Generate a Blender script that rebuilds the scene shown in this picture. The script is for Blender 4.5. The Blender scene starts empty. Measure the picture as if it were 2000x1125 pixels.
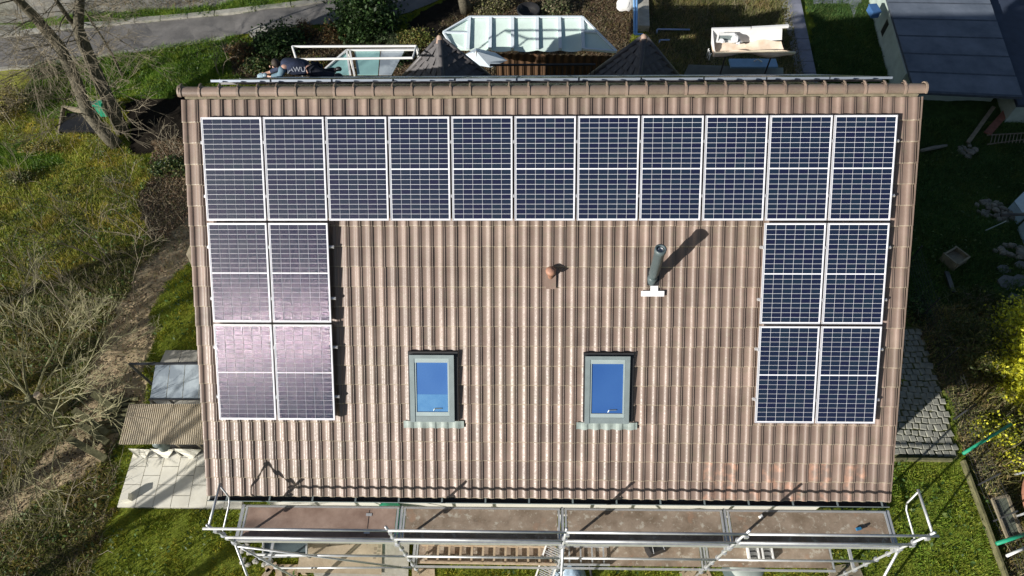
import bpy, math, random
import numpy as np
from mathutils import Vector, Matrix
R = math.radians
random.seed(7); rng = np.random.default_rng(7)
scene = bpy.context.scene
COL = scene.collection

# ------------------------------------------------------------------ camera, sky, sun
F, TILT, ROLL, YAW = 1336.99, .562568, -.033924, .0425725
fw = np.array([0, math.sin(TILT), -math.cos(TILT)]); rt = np.array([1., 0, 0]); up = np.cross(rt, fw)
CR = np.stack([rt*math.cos(ROLL)+up*math.sin(ROLL), -rt*math.sin(ROLL)+up*math.cos(ROLL), fw])
_c, _s = math.cos(YAW), math.sin(YAW)
CR = CR @ np.array([[_c, -_s, 0], [_s, _c, 0], [0, 0, 1]]).T
CH = 16.15                                   # camera height over the south lawn
cd = bpy.data.cameras.new('camera'); cam = bpy.data.objects.new('camera', cd); COL.objects.link(cam)
m = Matrix.Identity(4)
for i in range(3):
    m[i][0] = CR[0][i]; m[i][1] = CR[1][i]; m[i][2] = -CR[2][i]
m[2][3] = CH
cam.matrix_world = m
cd.sensor_width = 36; cd.lens = F/2000*36; cd.clip_end = 500
scene.camera = cam
EL, AZ = R(21.5), R(37.5)                    # the sun stands over the lower left corner of the picture
SUN = np.array([-math.cos(EL)*math.cos(AZ), -math.cos(EL)*math.sin(AZ), math.sin(EL)])
w = bpy.data.worlds.new('World'); scene.world = w; w.use_nodes = True
nt = w.node_tree; bgn = nt.nodes['Background']
sk = nt.nodes.new('ShaderNodeTexSky'); sk.sky_type = 'NISHITA'; sk.sun_disc = False
sk.sun_elevation = EL; sk.sun_rotation = math.atan2(SUN[0], SUN[1])
nt.links.new(sk.outputs[0], bgn.inputs[0]); bgn.inputs[1].default_value = .052
sl = bpy.data.lights.new('sun', 'SUN'); sl.energy = 4.9; sl.angle = R(.5); sl.color = (1, .955, .885)
so = bpy.data.objects.new('sun', sl); COL.objects.link(so)
so.rotation_euler = Vector(SUN).to_track_quat('Z', 'Y').to_euler()
scene.view_settings.view_transform = 'Standard'; scene.view_settings.look = 'None'
scene.render.filter_size = 1.15; scene.view_settings.gamma = 1; scene.view_settings.exposure = .45

# ------------------------------------------------------------------ placing: a pixel and a height (or a distance) give a point
def ray(x, y): return np.array([(x-1000)/F, -(y-562.5)/F, 1.0]) @ CR
def PZ(x, y, z):
    d = ray(x, y); q = d*((z-CH)/d[2]); return Vector((q[0], q[1], z))
def PY(x, y, Y):
    d = ray(x, y); q = d*(Y/d[1]); return Vector((q[0], q[1], q[2]+CH))
def sm(t): t = np.clip(t, 0, 1); return t*t*(3-2*t)
def hash2(i, j, s):
    h = np.sin(i*127.1+j*311.7+s*74.7)*43758.5453; return h-np.floor(h)
def vnoise(x, y, s=0):
    xi, yi = np.floor(x), np.floor(y); fx, fy = x-xi, y-yi; fx = fx*fx*(3-2*fx); fy = fy*fy*(3-2*fy)
    a, b, c, d = hash2(xi, yi, s), hash2(xi+1, yi, s), hash2(xi, yi+1, s), hash2(xi+1, yi+1, s)
    return (a*(1-fx)+b*fx)*(1-fy)+(c*(1-fx)+d*fx)*fy
def fbm(x, y, s=0, o=4):
    v = 0; a = .5
    for k in range(o): v = v+a*vnoise(x, y, s+k); x = x*2.03+3.1; y = y*2.03+1.7; a *= .5
    return v/(1-.5**o)
def H(x, y):
    x = np.asarray(x, float); y = np.asarray(y, float)
    h = -2.3*sm((y-9)/8)
    far = sm((np.hypot(x, y-8)-9)/6)
    return h+far*(fbm(x*.35, y*.35, 5)-.5)*.35
def G(x, y, dz=0):
    z = 0.
    for _ in range(12):
        p = PZ(x, y, z); z = float(H(p.x, p.y))
    return Vector((p.x, p.y, z+dz))
# roof frames (u along the ridge, v down the slope, h out of the roof)
PIT = .70137; OX, OY, OZ = -5.52487, 8.51953, -8.14162+CH
cP, sP = math.cos(PIT), math.sin(PIT)
def SR(u, v, h=0): return Vector((OX+u, OY-v*cP-h*sP, OZ-v*sP+h*cP))
VR = -.42                                     # ridge line, measured in v
RIDGE = SR(0, VR, -.13)
PITN = R(39.75); cN, sN = math.cos(PITN), math.sin(PITN)
def NR(u, v, h=0): return Vector((OX+u, RIDGE.y+v*cN+h*sN, RIDGE.z-v*sN+h*cN))

# ------------------------------------------------------------------ mesh helpers
class MB:
    def __init__(s): s.v = []; s.f = []
    def add(s, vs, fs):
        o = len(s.v); s.v += [tuple(p) for p in vs]; s.f += [tuple(i+o for i in f) for f in fs]; return s
    def quad(s, a, b, c, d): return s.add([a, b, c, d], [(0, 1, 2, 3)])
    def box(s, c, size, rot=0, ax=None):
        hx, hy, hz = size[0]/2, size[1]/2, size[2]/2
        M_ = ax if ax is not None else Matrix.Rotation(rot, 3, 'Z')
        vs = [Vector(c)+M_ @ Vector((x*hx, y*hy, z*hz)) for z in (-1, 1) for x, y in ((-1, -1), (1, -1), (1, 1), (-1, 1))]
        return s.add(vs, [(3, 2, 1, 0), (4, 5, 6, 7), (0, 1, 5, 4), (1, 2, 6, 5), (2, 3, 7, 6), (3, 0, 4, 7)])
    def prism(s, pts, dn):                    # a plate: top outline + thickness vector
        n = len(pts); b = [Vector(p)+Vector(dn) for p in pts]
        return s.add([Vector(p) for p in pts]+b, [tuple(range(n)), tuple(reversed(range(n, 2*n)))]+[(i, i+n, (i+1) % n+n, (i+1) % n) for i in range(n)])
    def bar(s, a, b, wd, ht):                 # rectangular bar from a to b, ht measured upright
        a = Vector(a); b = Vector(b); d = (b-a); L = d.length; d.normalize()
        sd = d.cross(Vector((0, 0, 1)))
        if sd.length < 1e-3: sd = Vector((1, 0, 0))
        sd.normalize(); u_ = sd.cross(d)
        ax = Matrix((d, sd, u_)).transposed()
        return s.box((a+b)/2, (L, wd, ht), ax=ax)
    def tube(s, pts, rad, n=8, cap=True):
        pts = [Vector(p) for p in pts]; rs = rad if isinstance(rad, (list, tuple)) else [rad]*len(pts)
        o = len(s.v); t0 = None; prev = None
        for i, p in enumerate(pts):
            t = (pts[min(i+1, len(pts)-1)]-pts[max(i-1, 0)])
            if t.length < 1e-9: t = Vector((0, 0, 1))
            t.normalize()
            if prev is None:
                a = t.cross(Vector((0, 0, 1)) if abs(t.z) < .9 else Vector((1, 0, 0))).normalized()
            else:
                a = (prev-t*prev.dot(t));
                a = a.normalized() if a.length > 1e-6 else t.orthogonal().normalized()
            prev = a; b = t.cross(a)
            for k in range(n):
                an = 2*math.pi*k/n; s.v.append(tuple(p+(a*math.cos(an)+b*math.sin(an))*rs[i]))
        for i in range(len(pts)-1):
            for k in range(n):
                k2 = (k+1) % n; s.f.append((o+i*n+k, o+i*n+k2, o+(i+1)*n+k2, o+(i+1)*n+k))
        if cap:
            s.f.append(tuple(o+k for k in reversed(range(n)))); s.f.append(tuple(o+(len(pts)-1)*n+k for k in range(n)))
        return s
    def lathe(s, prof, n=20, c=(0, 0, 0)):
        o = len(s.v); c = Vector(c)
        for r_, z in prof:
            for k in range(n):
                a = 2*math.pi*k/n; s.v.append(tuple(c+Vector((r_*math.cos(a), r_*math.sin(a), z))))
        for i in range(len(prof)-1):
            for k in range(n):
                k2 = (k+1) % n; s.f.append((o+i*n+k, o+i*n+k2, o+(i+1)*n+k2, o+(i+1)*n+k))
        return s
    def blob(s, c, r, seed=0, n=7, flat=.6):
        rr = random.Random(seed); o = len(s.v); c = Vector(c); rot = Matrix.Rotation(rr.random()*6, 3, 'Z')
        sc = [r*(.7+.6*rr.random()), r*(.7+.6*rr.random()), r*flat]
        rings = [(-.9, .45), (-.2, 1.), (.55, .85), (.95, .4)]
        for z, q in rings:
            for k in range(n):
                a = 2*math.pi*k/n; j = q*(.82+.36*rr.random())
                s.v.append(tuple(c+rot @ Vector((math.cos(a)*j*sc[0], math.sin(a)*j*sc[1], z*sc[2]*(.9+.2*rr.random())))))
        for i in range(3):
            for k in range(n):
                k2 = (k+1) % n; s.f.append((o+i*n+k, o+i*n+k2, o+(i+1)*n+k2, o+(i+1)*n+k))
        s.f.append(tuple(o+k for k in reversed(range(n)))); s.f.append(tuple(o+3*n+k for k in range(n)))
        return s
    def mesh(s, name, mat, smooth=False):
        me = bpy.data.meshes.new(name); me.from_pydata(s.v, [], s.f); me.validate(); me.update()
        if mat: me.materials.append(mat)
        if smooth: me.polygons.foreach_set('use_smooth', [True]*len(me.polygons))
        return me
def link(name, me, parent=None, loc=None):
    o = bpy.data.objects.new(name, me); COL.objects.link(o)
    if parent is not None: o.parent = parent
    if loc is not None: o.location = loc
    return o
def part(name, mb, mat, parent, smooth=False, label=None):
    o = link(name, mb.mesh(name, mat, smooth), parent)
    if parent is not None and parent.type == 'EMPTY': o.location = -parent.location
    elif parent is not None and parent.parent is None and parent.location.length > 0: o.location = -parent.location
    if label: o['label'] = label
    return o
def tag(o, label=None, cat=None, group=None, kind=None):
    if label: o['label'] = label
    if cat: o['category'] = cat
    if group: o['group'] = group
    if kind: o['kind'] = kind
    return o
def thing(name, label, cat, loc=(0, 0, 0), group=None):
    o = bpy.data.objects.new(name, None); COL.objects.link(o); o.location = loc; o.empty_display_size = .2
    return tag(o, label, cat, group)
def solid(name, mb, mat, label, cat, group=None, smooth=False):
    return tag(link(name, mb.mesh(name, mat, smooth)), label, cat, group)
def tri_mesh(name, V, T, mat, colr=None, parent=None):
    me = bpy.data.meshes.new(name); V = np.ascontiguousarray(V, np.float32); T = np.ascontiguousarray(T, np.int32)
    k = T.shape[1]
    me.vertices.add(len(V)); me.vertices.foreach_set('co', V.ravel())
    me.loops.add(T.size); me.loops.foreach_set('vertex_index', T.ravel())
    me.polygons.add(len(T)); me.polygons.foreach_set('loop_start', np.arange(0, T.size, k, dtype=np.int32))
    try: me.polygons.foreach_set('loop_total', np.full(len(T), k, np.int32))
    except Exception: pass
    me.update(calc_edges=True); me.validate()
    if colr is not None:
        a = me.color_attributes.new('Col', 'FLOAT_COLOR', 'POINT')
        c = np.ones((len(V), 4), np.float32); c[:, :3] = colr; a.data.foreach_set('color', c.ravel())
    me.materials.append(mat)
    o = link(name, me, parent)
    if parent is not None: o.location = -parent.location
    return o

# ------------------------------------------------------------------ materials
def mat(name, col, rough=.7, var=.25, scale=6., bump=.0, bscale=40., metal=0., spec=.5, attr=None, col2=None, thr=None, detail=6, trans=0., coat=0., alpha=1., specks=None):
    M_ = bpy.data.materials.new(name); M_.use_nodes = True; n = M_.node_tree; L = n.links; b = n.nodes['Principled BSDF']
    b.inputs['Roughness'].default_value = rough; b.inputs['Metallic'].default_value = metal
    b.inputs['Specular IOR Level'].default_value = spec; b.inputs['Coat Weight'].default_value = coat; b.inputs['Coat Roughness'].default_value = .12
    if trans: b.inputs['Transmission Weight'].default_value = trans
    b.inputs['Alpha'].default_value = alpha
    tc = n.nodes.new('ShaderNodeTexCoord')
    nz = n.nodes.new('ShaderNodeTexNoise'); nz.inputs['Scale'].default_value = scale; nz.inputs['Detail'].default_value = detail; nz.inputs['Roughness'].default_value = .62
    L.new(tc.outputs['Object'], nz.inputs['Vector'])
    rp = n.nodes.new('ShaderNodeValToRGB'); e = rp.color_ramp.elements
    c2 = col2 if col2 else tuple(min(1, c*(1+var)) for c in col)
    c1 = col if col2 else tuple(c*(1-var) for c in col)
    lo, hi = thr if thr else (.32, .68)
    e[0].position = lo; e[1].position = hi; e[0].color = (*c1, 1); e[1].color = (*c2, 1)
    L.new(nz.outputs['Fac'], rp.inputs[0]); out = rp.outputs[0]
    if attr:
        at = n.nodes.new('ShaderNodeVertexColor'); at.layer_name = attr
        mx = n.nodes.new('ShaderNodeMix'); mx.data_type = 'RGBA'; mx.blend_type = 'MULTIPLY'; mx.inputs[0].default_value = 1
        L.new(rp.outputs[0], mx.inputs[6]); L.new(at.outputs[0], mx.inputs[7]); out = mx.outputs[2]
    if specks:
        for sc_, lo_, c_, am in specks:
            n3 = n.nodes.new('ShaderNodeTexNoise'); n3.inputs['Scale'].default_value = sc_; n3.inputs['Detail'].default_value = 8; n3.inputs['Roughness'].default_value = .75; L.new(tc.outputs['Object'], n3.inputs['Vector'])
            r3 = n.nodes.new('ShaderNodeValToRGB'); r3.color_ramp.elements[0].position = lo_; r3.color_ramp.elements[1].position = lo_+.06; r3.color_ramp.elements[1].color = (am, am, am, 1); L.new(n3.outputs['Fac'], r3.inputs[0])
            m3 = n.nodes.new('ShaderNodeMix'); m3.data_type = 'RGBA'; L.new(r3.outputs[0], m3.inputs[0]); L.new(out, m3.inputs[6]); m3.inputs[7].default_value = (*c_, 1); out = m3.outputs[2]
    L.new(out, b.inputs['Base Color'])
    if bump:
        n2 = n.nodes.new('ShaderNodeTexNoise'); n2.inputs['Scale'].default_value = bscale; n2.inputs['Detail'].default_value = 5
        L.new(tc.outputs['Object'], n2.inputs['Vector'])
        bp = n.nodes.new('ShaderNodeBump'); bp.inputs['Strength'].default_value = bump; bp.inputs['Distance'].default_value = .02
        L.new(n2.outputs['Fac'], bp.inputs['Height']); L.new(bp.outputs[0], b.inputs['Normal'])
    return M_
def leafmat(name, rough=.55, spec=.3, tr=.25):
    M_ = mat(name, (1, 1, 1), rough, .12, 9, attr='Col', spec=spec)
    n = M_.node_tree; L = n.links; b = n.nodes['Principled BSDF']; out = n.nodes['Material Output']
    td = n.nodes.new('ShaderNodeBsdfTranslucent'); ms = n.nodes.new('ShaderNodeMixShader'); ms.inputs[0].default_value = tr
    src = b.inputs['Base Color'].links[0].from_socket
    L.new(src, td.inputs[0]); L.new(b.outputs[0], ms.inputs[1]); L.new(td.outputs[0], ms.inputs[2]); L.new(ms.outputs[0], out.inputs[0])
    return M_
M_ground = mat('ground_soil', (.72, .70, .68), .95, .3, 5, .9, 60, attr='Col', col2=(1.25, 1.25, 1.2), spec=.1, detail=10)
M_leaf = leafmat('leaves'); M_grass = leafmat('grass_blades', .6, .25, .3)
M_bark = mat('bark', (.060, .055, .042), .9, .5, 14, .6, 60, col2=(.17, .155, .115), spec=.15)
M_twig = mat('twigs', (.14, .12, .085), .85, .3, 5, col2=(.30, .26, .19), spec=.2)
M_twigg = mat('greenish_twigs', (.20, .20, .10), .85, .3, 5, col2=(.38, .35, .22), spec=.2)
M_asph = mat('asphalt', (.13, .125, .12), .9, .3, 1.4, .4, 120, col2=(.22, .21, .20), spec=.25, detail=12)
M_kerb = mat('kerb_concrete', (.34, .33, .29), .9, .25, 3, .3, 60, spec=.2)
M_conc = mat('concrete', (.40, .385, .34), .85, .22, 2.5, .3, 60, spec=.2, detail=10)
M_slab = mat('paving_slab', (.70, .675, .58), .8, .1, 2.5, .15, 60, col2=(.82, .80, .71), spec=.25, detail=10)
M_cob = mat('cobble_granite', (.20, .20, .175), .75, .3, 3, .4, 60, col2=(.36, .36, .30), spec=.3)
M_moss = mat('mossy_joint', (.07, .085, .03), .95, .3, 5, .5, 60, col2=(.16, .16, .08), spec=.1)
M_galv = mat('galvanised_steel', (.56, .575, .59), .42, .14, 7, .05, 80, metal=.45)
M_alu = mat('aluminium', (.74, .74, .75), .34, .08, 6, metal=.55)
M_white = mat('white_paint', (.78, .78, .77), .45, .06, 3)
M_deck = mat('deck_plywood', (.235, .155, .12), .72, .2, 3.2, .15, 90, col2=(.40, .29, .235), spec=.35, detail=13, specks=[(9, .68, (.52, .44, .36), .6), (1.6, .60, (.36, .20, .13), .35)])
M_decko = mat('worn_deck_plywood', (.20, .15, .105), .75, .25, 2.6, .2, 90, col2=(.42, .335, .26), thr=(.36, .72), spec=.3, detail=15, specks=[(7, .555, (.52, .48, .40), .8), (24, .60, (.55, .52, .45), .7), (2.2, .58, (.38, .23, .15), .5), (3.1, .62, (.09, .075, .06), .5)])
M_dark = mat('dark_gutter', (.032, .034, .038), .45, .2, 6)
M_blk = mat('black_plastic', (.018, .018, .02), .5, .2, 6)
M_grey = mat('grey_metal', (.25, .30, .305), .42, .1, 5, metal=.3)
M_lead = mat('flue_grey', (.085, .115, .125), .45, .12, 6)
M_plaster = mat('wall_plaster', (.62, .60, .54), .9, .06, 2, .2, 60)
M_woodl = mat('light_timber', (.42, .31, .20), .75, .25, 6, .2, 50, col2=(.56, .45, .32))
M_woodd = mat('weathered_timber', (.17, .145, .10), .85, .3, 6, .3, 50, col2=(.30, .26, .18))
M_mossw = mat('mossy_timber', (.08, .08, .035), .9, .3, 8, .4, 50, col2=(.19, .18, .09))
M_glassb = mat('canopy_glass', (.24, .28, .32), .12, .1, 1.5, spec=.9, col2=(.42, .48, .52), thr=(.45, .6))
M_stone = mat('rubble_stone', (.12, .11, .09), .85, .3, 4, .5, 50, col2=(.28, .26, .21))
M_flag = mat('flagstone', (.15, .155, .15), .8, .2, 4, .3, 50)
M_green = mat('green_plastic', (.02, .30, .17), .5, .15, 5)
M_blue = mat('blue_tarp', (.03, .18, .36), .4, .25, 4, .2, 20, spec=.5)
M_paleb = mat('pale_blue_sheet', (.35, .47, .55), .4, .15, 3)
M_orange = mat('faded_orange_pad', (.42, .20, .13), .6, .2, 5)
M_card = mat('cardboard', (.36, .28, .19), .8, .15, 2.5, .2, 30, col2=(.52, .43, .31))
M_tarp = mat('translucent_sheet', (.40, .37, .30), .4, .2, 3, .4, 14, col2=(.52, .50, .44))
M_navyr = mat('roofing_felt', (.095, .118, .155), .85, .25, 1.1, .3, 50, col2=(.17, .20, .25), spec=.25, detail=12)
M_slate = mat('turret_tile', (.085, .082, .085), .45, .3, 8, .2, 60, col2=(.14, .13, .13))
M_corr = mat('corrugated_sheet', (.40, .34, .25), .75, .15, 3, col2=(.52, .455, .35), spec=.3, detail=12)
M_curt = mat('shade_brown_curtain', (.075, .038, .016), .9, .2, 4)  # brown set dark to paint in the shade below the conservatory roof
M_awn = mat('awning_glass', (.66, .80, .74), .25, .06, 2, spec=.6)
M_skin = mat('skin', (.55, .33, .25), .55, .06, 8)
M_navy = mat('navy_jacket', (.018, .028, .062), .85, .3, 8, .3, 30)
M_sleeve = mat('grey_blue_sleeve', (.10, .17, .22), .85, .2, 8, .3, 30)
M_trou = mat('dark_trousers', (.014, .018, .03), .9, .3, 8, .3, 30)
M_hair = mat('dark_hair', (.035, .025, .018), .7, .3, 30)
M_gravel = mat('pale_gravel', (.30, .31, .34), .9, .3, 20, .4, 60)
M_pave = mat('grey_paving', (.20, .21, .26), .85, .15, 3, .2, 50)
M_red = mat('brick_red', (.22, .09, .06), .85, .25, 5)

# ------------------------------------------------------------------ terrain
def inpoly(px, py, poly):
    ins = np.zeros(px.shape, bool); n = len(poly)
    for i in range(n):
        x1, y1 = poly[i]; x2, y2 = poly[(i+1) % n]
        c = ((y1 > py) != (y2 > py))
        with np.errstate(divide='ignore', invalid='ignore'):
            ins ^= c & (px < (x2-x1)*(py-y1)/(y2-y1)+x1)
    return ins
def gp(*pp): return [(G(x, y).x, G(x, y).y) for x, y in pp]
GRASS, BANK, MEADOW, LITTER, DIRT, SOIL_SHADE, SHADEG, SCRUB, BROWN, PALE, BED = range(11)
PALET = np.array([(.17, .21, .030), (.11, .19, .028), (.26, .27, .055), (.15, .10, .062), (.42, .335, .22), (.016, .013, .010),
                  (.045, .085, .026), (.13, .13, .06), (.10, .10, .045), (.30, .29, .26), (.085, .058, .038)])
REG = [
 (MEADOW, gp((-300, 230), (230, 262), (300, 330), (300, 470), (200, 620), (60, 760), (-300, 800))),
 (MEADOW, gp((-300, 60), (60, 110), (70, 260), (-300, 260))),
 (BANK, gp((60, 118), (210, 112), (350, 90), (450, 75), (520, 90), (520, 160), (380, 175), (350, 240), (230, 190), (190, 230), (60, 225))),
 (BANK, gp((-300, 250), (110, 290), (140, 330), (-300, 330))),
 (BROWN, gp((-300, 590), (120, 545), (330, 450), (380, 470), (300, 590), (190, 740), (250, 800), (230, 1000), (170, 1200), (-300, 1200))),
 (SOIL_SHADE, gp((240, 205), (350, 185), (420, 205), (420, 290), (340, 300), (262, 300))),  # tree shade painted into the ground as a near-black patch
 (LITTER, gp((300, 275), (420, 270), (420, 450), (290, 470), (270, 400))),
 (DIRT, gp((390, 400), (395, 480), (335, 550), (297, 640), (280, 730), (262, 800), (160, 930), (60, 1020), (-60, 1110), (-60, 1040), (40, 950), (130, 850), (165, 770), (175, 700), (225, 600), (300, 500))),
 (BROWN, gp((-60, 1060), (130, 950), (215, 880), (235, 940), (170, 1020), (90, 1125), (60, 1200), (-60, 1200))),
 (GRASS, gp((300, 610), (340, 540), (430, 470), (470, 740), (285, 720))),
 (GRASS, gp((225, 860), (255, 860), (240, 960), (225, 1000), (190, 1080), (160, 1300), (800, 1300), (800, 980), (410, 980), (215, 990))),
 (PALE, gp((100, -60), (700, -120), (640, -30), (340, 25), (170, 55), (0, 70), (-100, 60))),
 (BANK, gp((30, 45), (180, 25), (340, 20), (640, -20), (700, -20), (655, 0), (510, 22), (320, 42), (160, 55), (40, 70))),
 (BED, gp((520, 90), (640, 60), (800, 70), (860, 10), (900, -60), (1250, -60), (1230, 160), (520, 170), (460, 150), (440, 90))),
 (SOIL_SHADE, gp((795, 40), (870, -5), (870, -60), (905, -60), (905, 25), (800, 75))),
 (SCRUB, gp((1262, -80), (1540, -80), (1580, 170), (1262, 170))),
 (SHADEG, gp((1560, -80), (2200, -80), (2200, 720), (1890, 640), (1780, 620), (1740, 560), (1700, 170), (1600, 170))),  # lawn in the house shadow, the shade also painted into its grass colour
 (GRASS, gp((1700, 880), (1875, 880), (1945, 1040), (2010, 1300), (1000, 1300), (1000, 1050), (1700, 1000))),
 (SCRUB, gp((1770, 600), (2200, 560), (2200, 1300), (2000, 1300), (1955, 1060), (1880, 890))),
]
def classify(x, y):
    dx = (fbm(x*1.3, y*1.3, 11)-.5)*.7+(fbm(x*6, y*6, 31)-.5)*.25; dy = (fbm(x*1.3, y*1.3, 21)-.5)*.7+(fbm(x*6, y*6, 41)-.5)*.25
    X, Y = x+dx, y+dy; c = np.zeros(x.shape, int)+GRASS
    for k, poly in REG: c[inpoly(X, Y, poly)] = k
    return c
xs = np.concatenate([np.linspace(-200, -22, 20, endpoint=False), np.arange(-22, 24, .1), np.linspace(24, 200, 20)])
ys = np.concatenate([np.linspace(-120, -1, 14, endpoint=False), np.arange(-1, 31, .1), np.linspace(31, 250, 20)])
gx, gy = np.meshgrid(xs, ys); gx = gx.ravel(); gy = gy.ravel()
cl = classify(gx, gy)
near = (gx > -22) & (gx < 24) & (gy > -1) & (gy < 31)
gz = H(gx, gy)+np.where(near, (fbm(gx*3, gy*3, 61)-.5)*.07, 0)
bumpy = np.isin(cl, (LITTER, BROWN, SCRUB, BED, DIRT)) & near
gz = gz+bumpy*(fbm(gx*5, gy*5, 71)-.5)*.13
# tyre ruts along the dirt track
gz = gz-((cl == DIRT) & near)*.05*(np.sin((gx*.62-gy*.42)*9+fbm(gx, gy, 5)*4) > .2)
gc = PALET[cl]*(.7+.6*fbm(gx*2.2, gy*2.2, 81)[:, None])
nx, ny = len(xs), len(ys)
ii = np.arange(nx-1)[None, :]+np.arange(ny-1)[:, None]*nx; ii = ii.ravel()
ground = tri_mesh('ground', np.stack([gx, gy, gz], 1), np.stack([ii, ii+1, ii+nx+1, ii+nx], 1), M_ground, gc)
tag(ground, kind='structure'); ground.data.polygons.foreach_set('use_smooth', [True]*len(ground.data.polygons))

# ------------------------------------------------------------------ road with kerb
def ribbon(lo, hi, dz, mat_, name, th=.02):
    mb = MB(); n = 60; A = []; B = []
    def samp(pl, t):
        t = t*(len(pl)-1); i = min(int(t), len(pl)-2); f_ = t-i
        return (pl[i][0]*(1-f_)+pl[i+1][0]*f_, pl[i][1]*(1-f_)+pl[i+1][1]*f_)
    for k in range(n+1):
        a = samp(lo, k/n); b = samp(hi, k/n); rowp = []
        for j in range(7):
            f_ = j/6; p = Vector((a[0]*(1-f_)+b[0]*f_, a[1]*(1-f_)+b[1]*f_, 0)); p.z = float(H(p.x, p.y))+dz; rowp.append(p)
        A.append(rowp)
    for k in range(n):
        for j in range(6): mb.quad(A[k][j], A[k][j+1], A[k+1][j+1], A[k+1][j])
    o = link(name, mb.mesh(name, mat_)); return o
road_lo = gp((-300, 190), (-80, 142), (70, 128), (192, 109), (347, 88), (442, 73), (500, 66), (612, 50), (700, 45), (795, 27), (860, 0), (960, -60), (1100, -160))
road_hi = gp((-300, 120), (-80, 86), (40, 72), (163, 57), (315, 43), (420, 33), (500, 24), (570, 16), (640, 6), (690, -6), (740, -22), (820, -70), (930, -170))
tag(ribbon(road_lo, road_hi, .045, M_asph, 'road'), kind='structure')
def offs(pl, d):
    out = []
    for i, p in enumerate(pl):
        a = Vector(pl[max(i-1, 0)]); b = Vector(pl[min(i+1, len(pl)-1)]); t = (b-a).normalized(); out.append((p[0]-t.y*d, p[1]+t.x*d))
    return out
ks = thing('kerb', None, None); del_keys = [k for k in ks.keys()]; ks['kind'] = 'structure'
def kerb_run(pl, d0, d1, h, parent, L=1.0):
    a, b = offs(pl, d0), offs(pl, d1)
    for i in range(len(pl)-1):
        n = max(1, int((Vector(a[i+1])-Vector(a[i])).length/L))
        for k in range(n):
            f0, f1 = k/n+.012/n, (k+1)/n-.012/n
            q = []
            for s_, f_ in ((a, f0), (a, f1), (b, f1), (b, f0)):
                x = s_[i][0]*(1-f_)+s_[i+1][0]*f_; y = s_[i][1]*(1-f_)+s_[i+1][1]*f_; q.append(Vector((x, y, float(H(x, y))+h)))
            part('kerb_stone', MB().prism(q, (0, 0, -.25)), M_kerb, parent)
kerb_run(road_hi, 0, .26, .13, ks)
kerb_run(road_lo[1:6], -.16, 0, .07, ks)
mh = thing('manhole_cover', 'round pale manhole cover in the asphalt lane', 'manhole cover', G(508, 65, .05))
part('frame_ring', MB().lathe([(.42, 0), (.42, .02), (.34, .02), (.34, .01)], 28, mh.location), M_kerb, mh)
part('lid', MB().lathe([(.33, 0), (.33, .016), (0, .016)], 28, mh.location), M_conc, mh)

# ------------------------------------------------------------------ the house
house = thing('house', 'house under a brown tiled pitched roof, carrying the solar panels', 'house')
UL, UR = -.39, 12.06; VE = 6.77; VN = 7.0
XL, XR = OX+UL+.22, OX+UR-.22
wl = MB()
zr = RIDGE.z-.30
Ys = SR(0, VE, 0).y+.62; Yn = NR(0, VN, 0).y-.5
zs = RIDGE.z-.30-(RIDGE.y-Ys)*sP/cP; zn = RIDGE.z-.30-(Yn-RIDGE.y)*sN/cN
sec = [(Ys, -.3), (Yn, -2.8), (Yn, zn), (RIDGE.y, zr), (Ys, zs)]
wl.add([(XL, y, z) for y, z in sec]+[(XR, y, z) for y, z in sec], [(4, 3, 2, 1, 0), (5, 6, 7, 8, 9), (0, 1, 6, 5), (1, 2, 7, 6), (2, 3, 8, 7), (3, 4, 9, 8), (4, 0, 5, 9)])
part('wall', wl, M_plaster, house)

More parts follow.
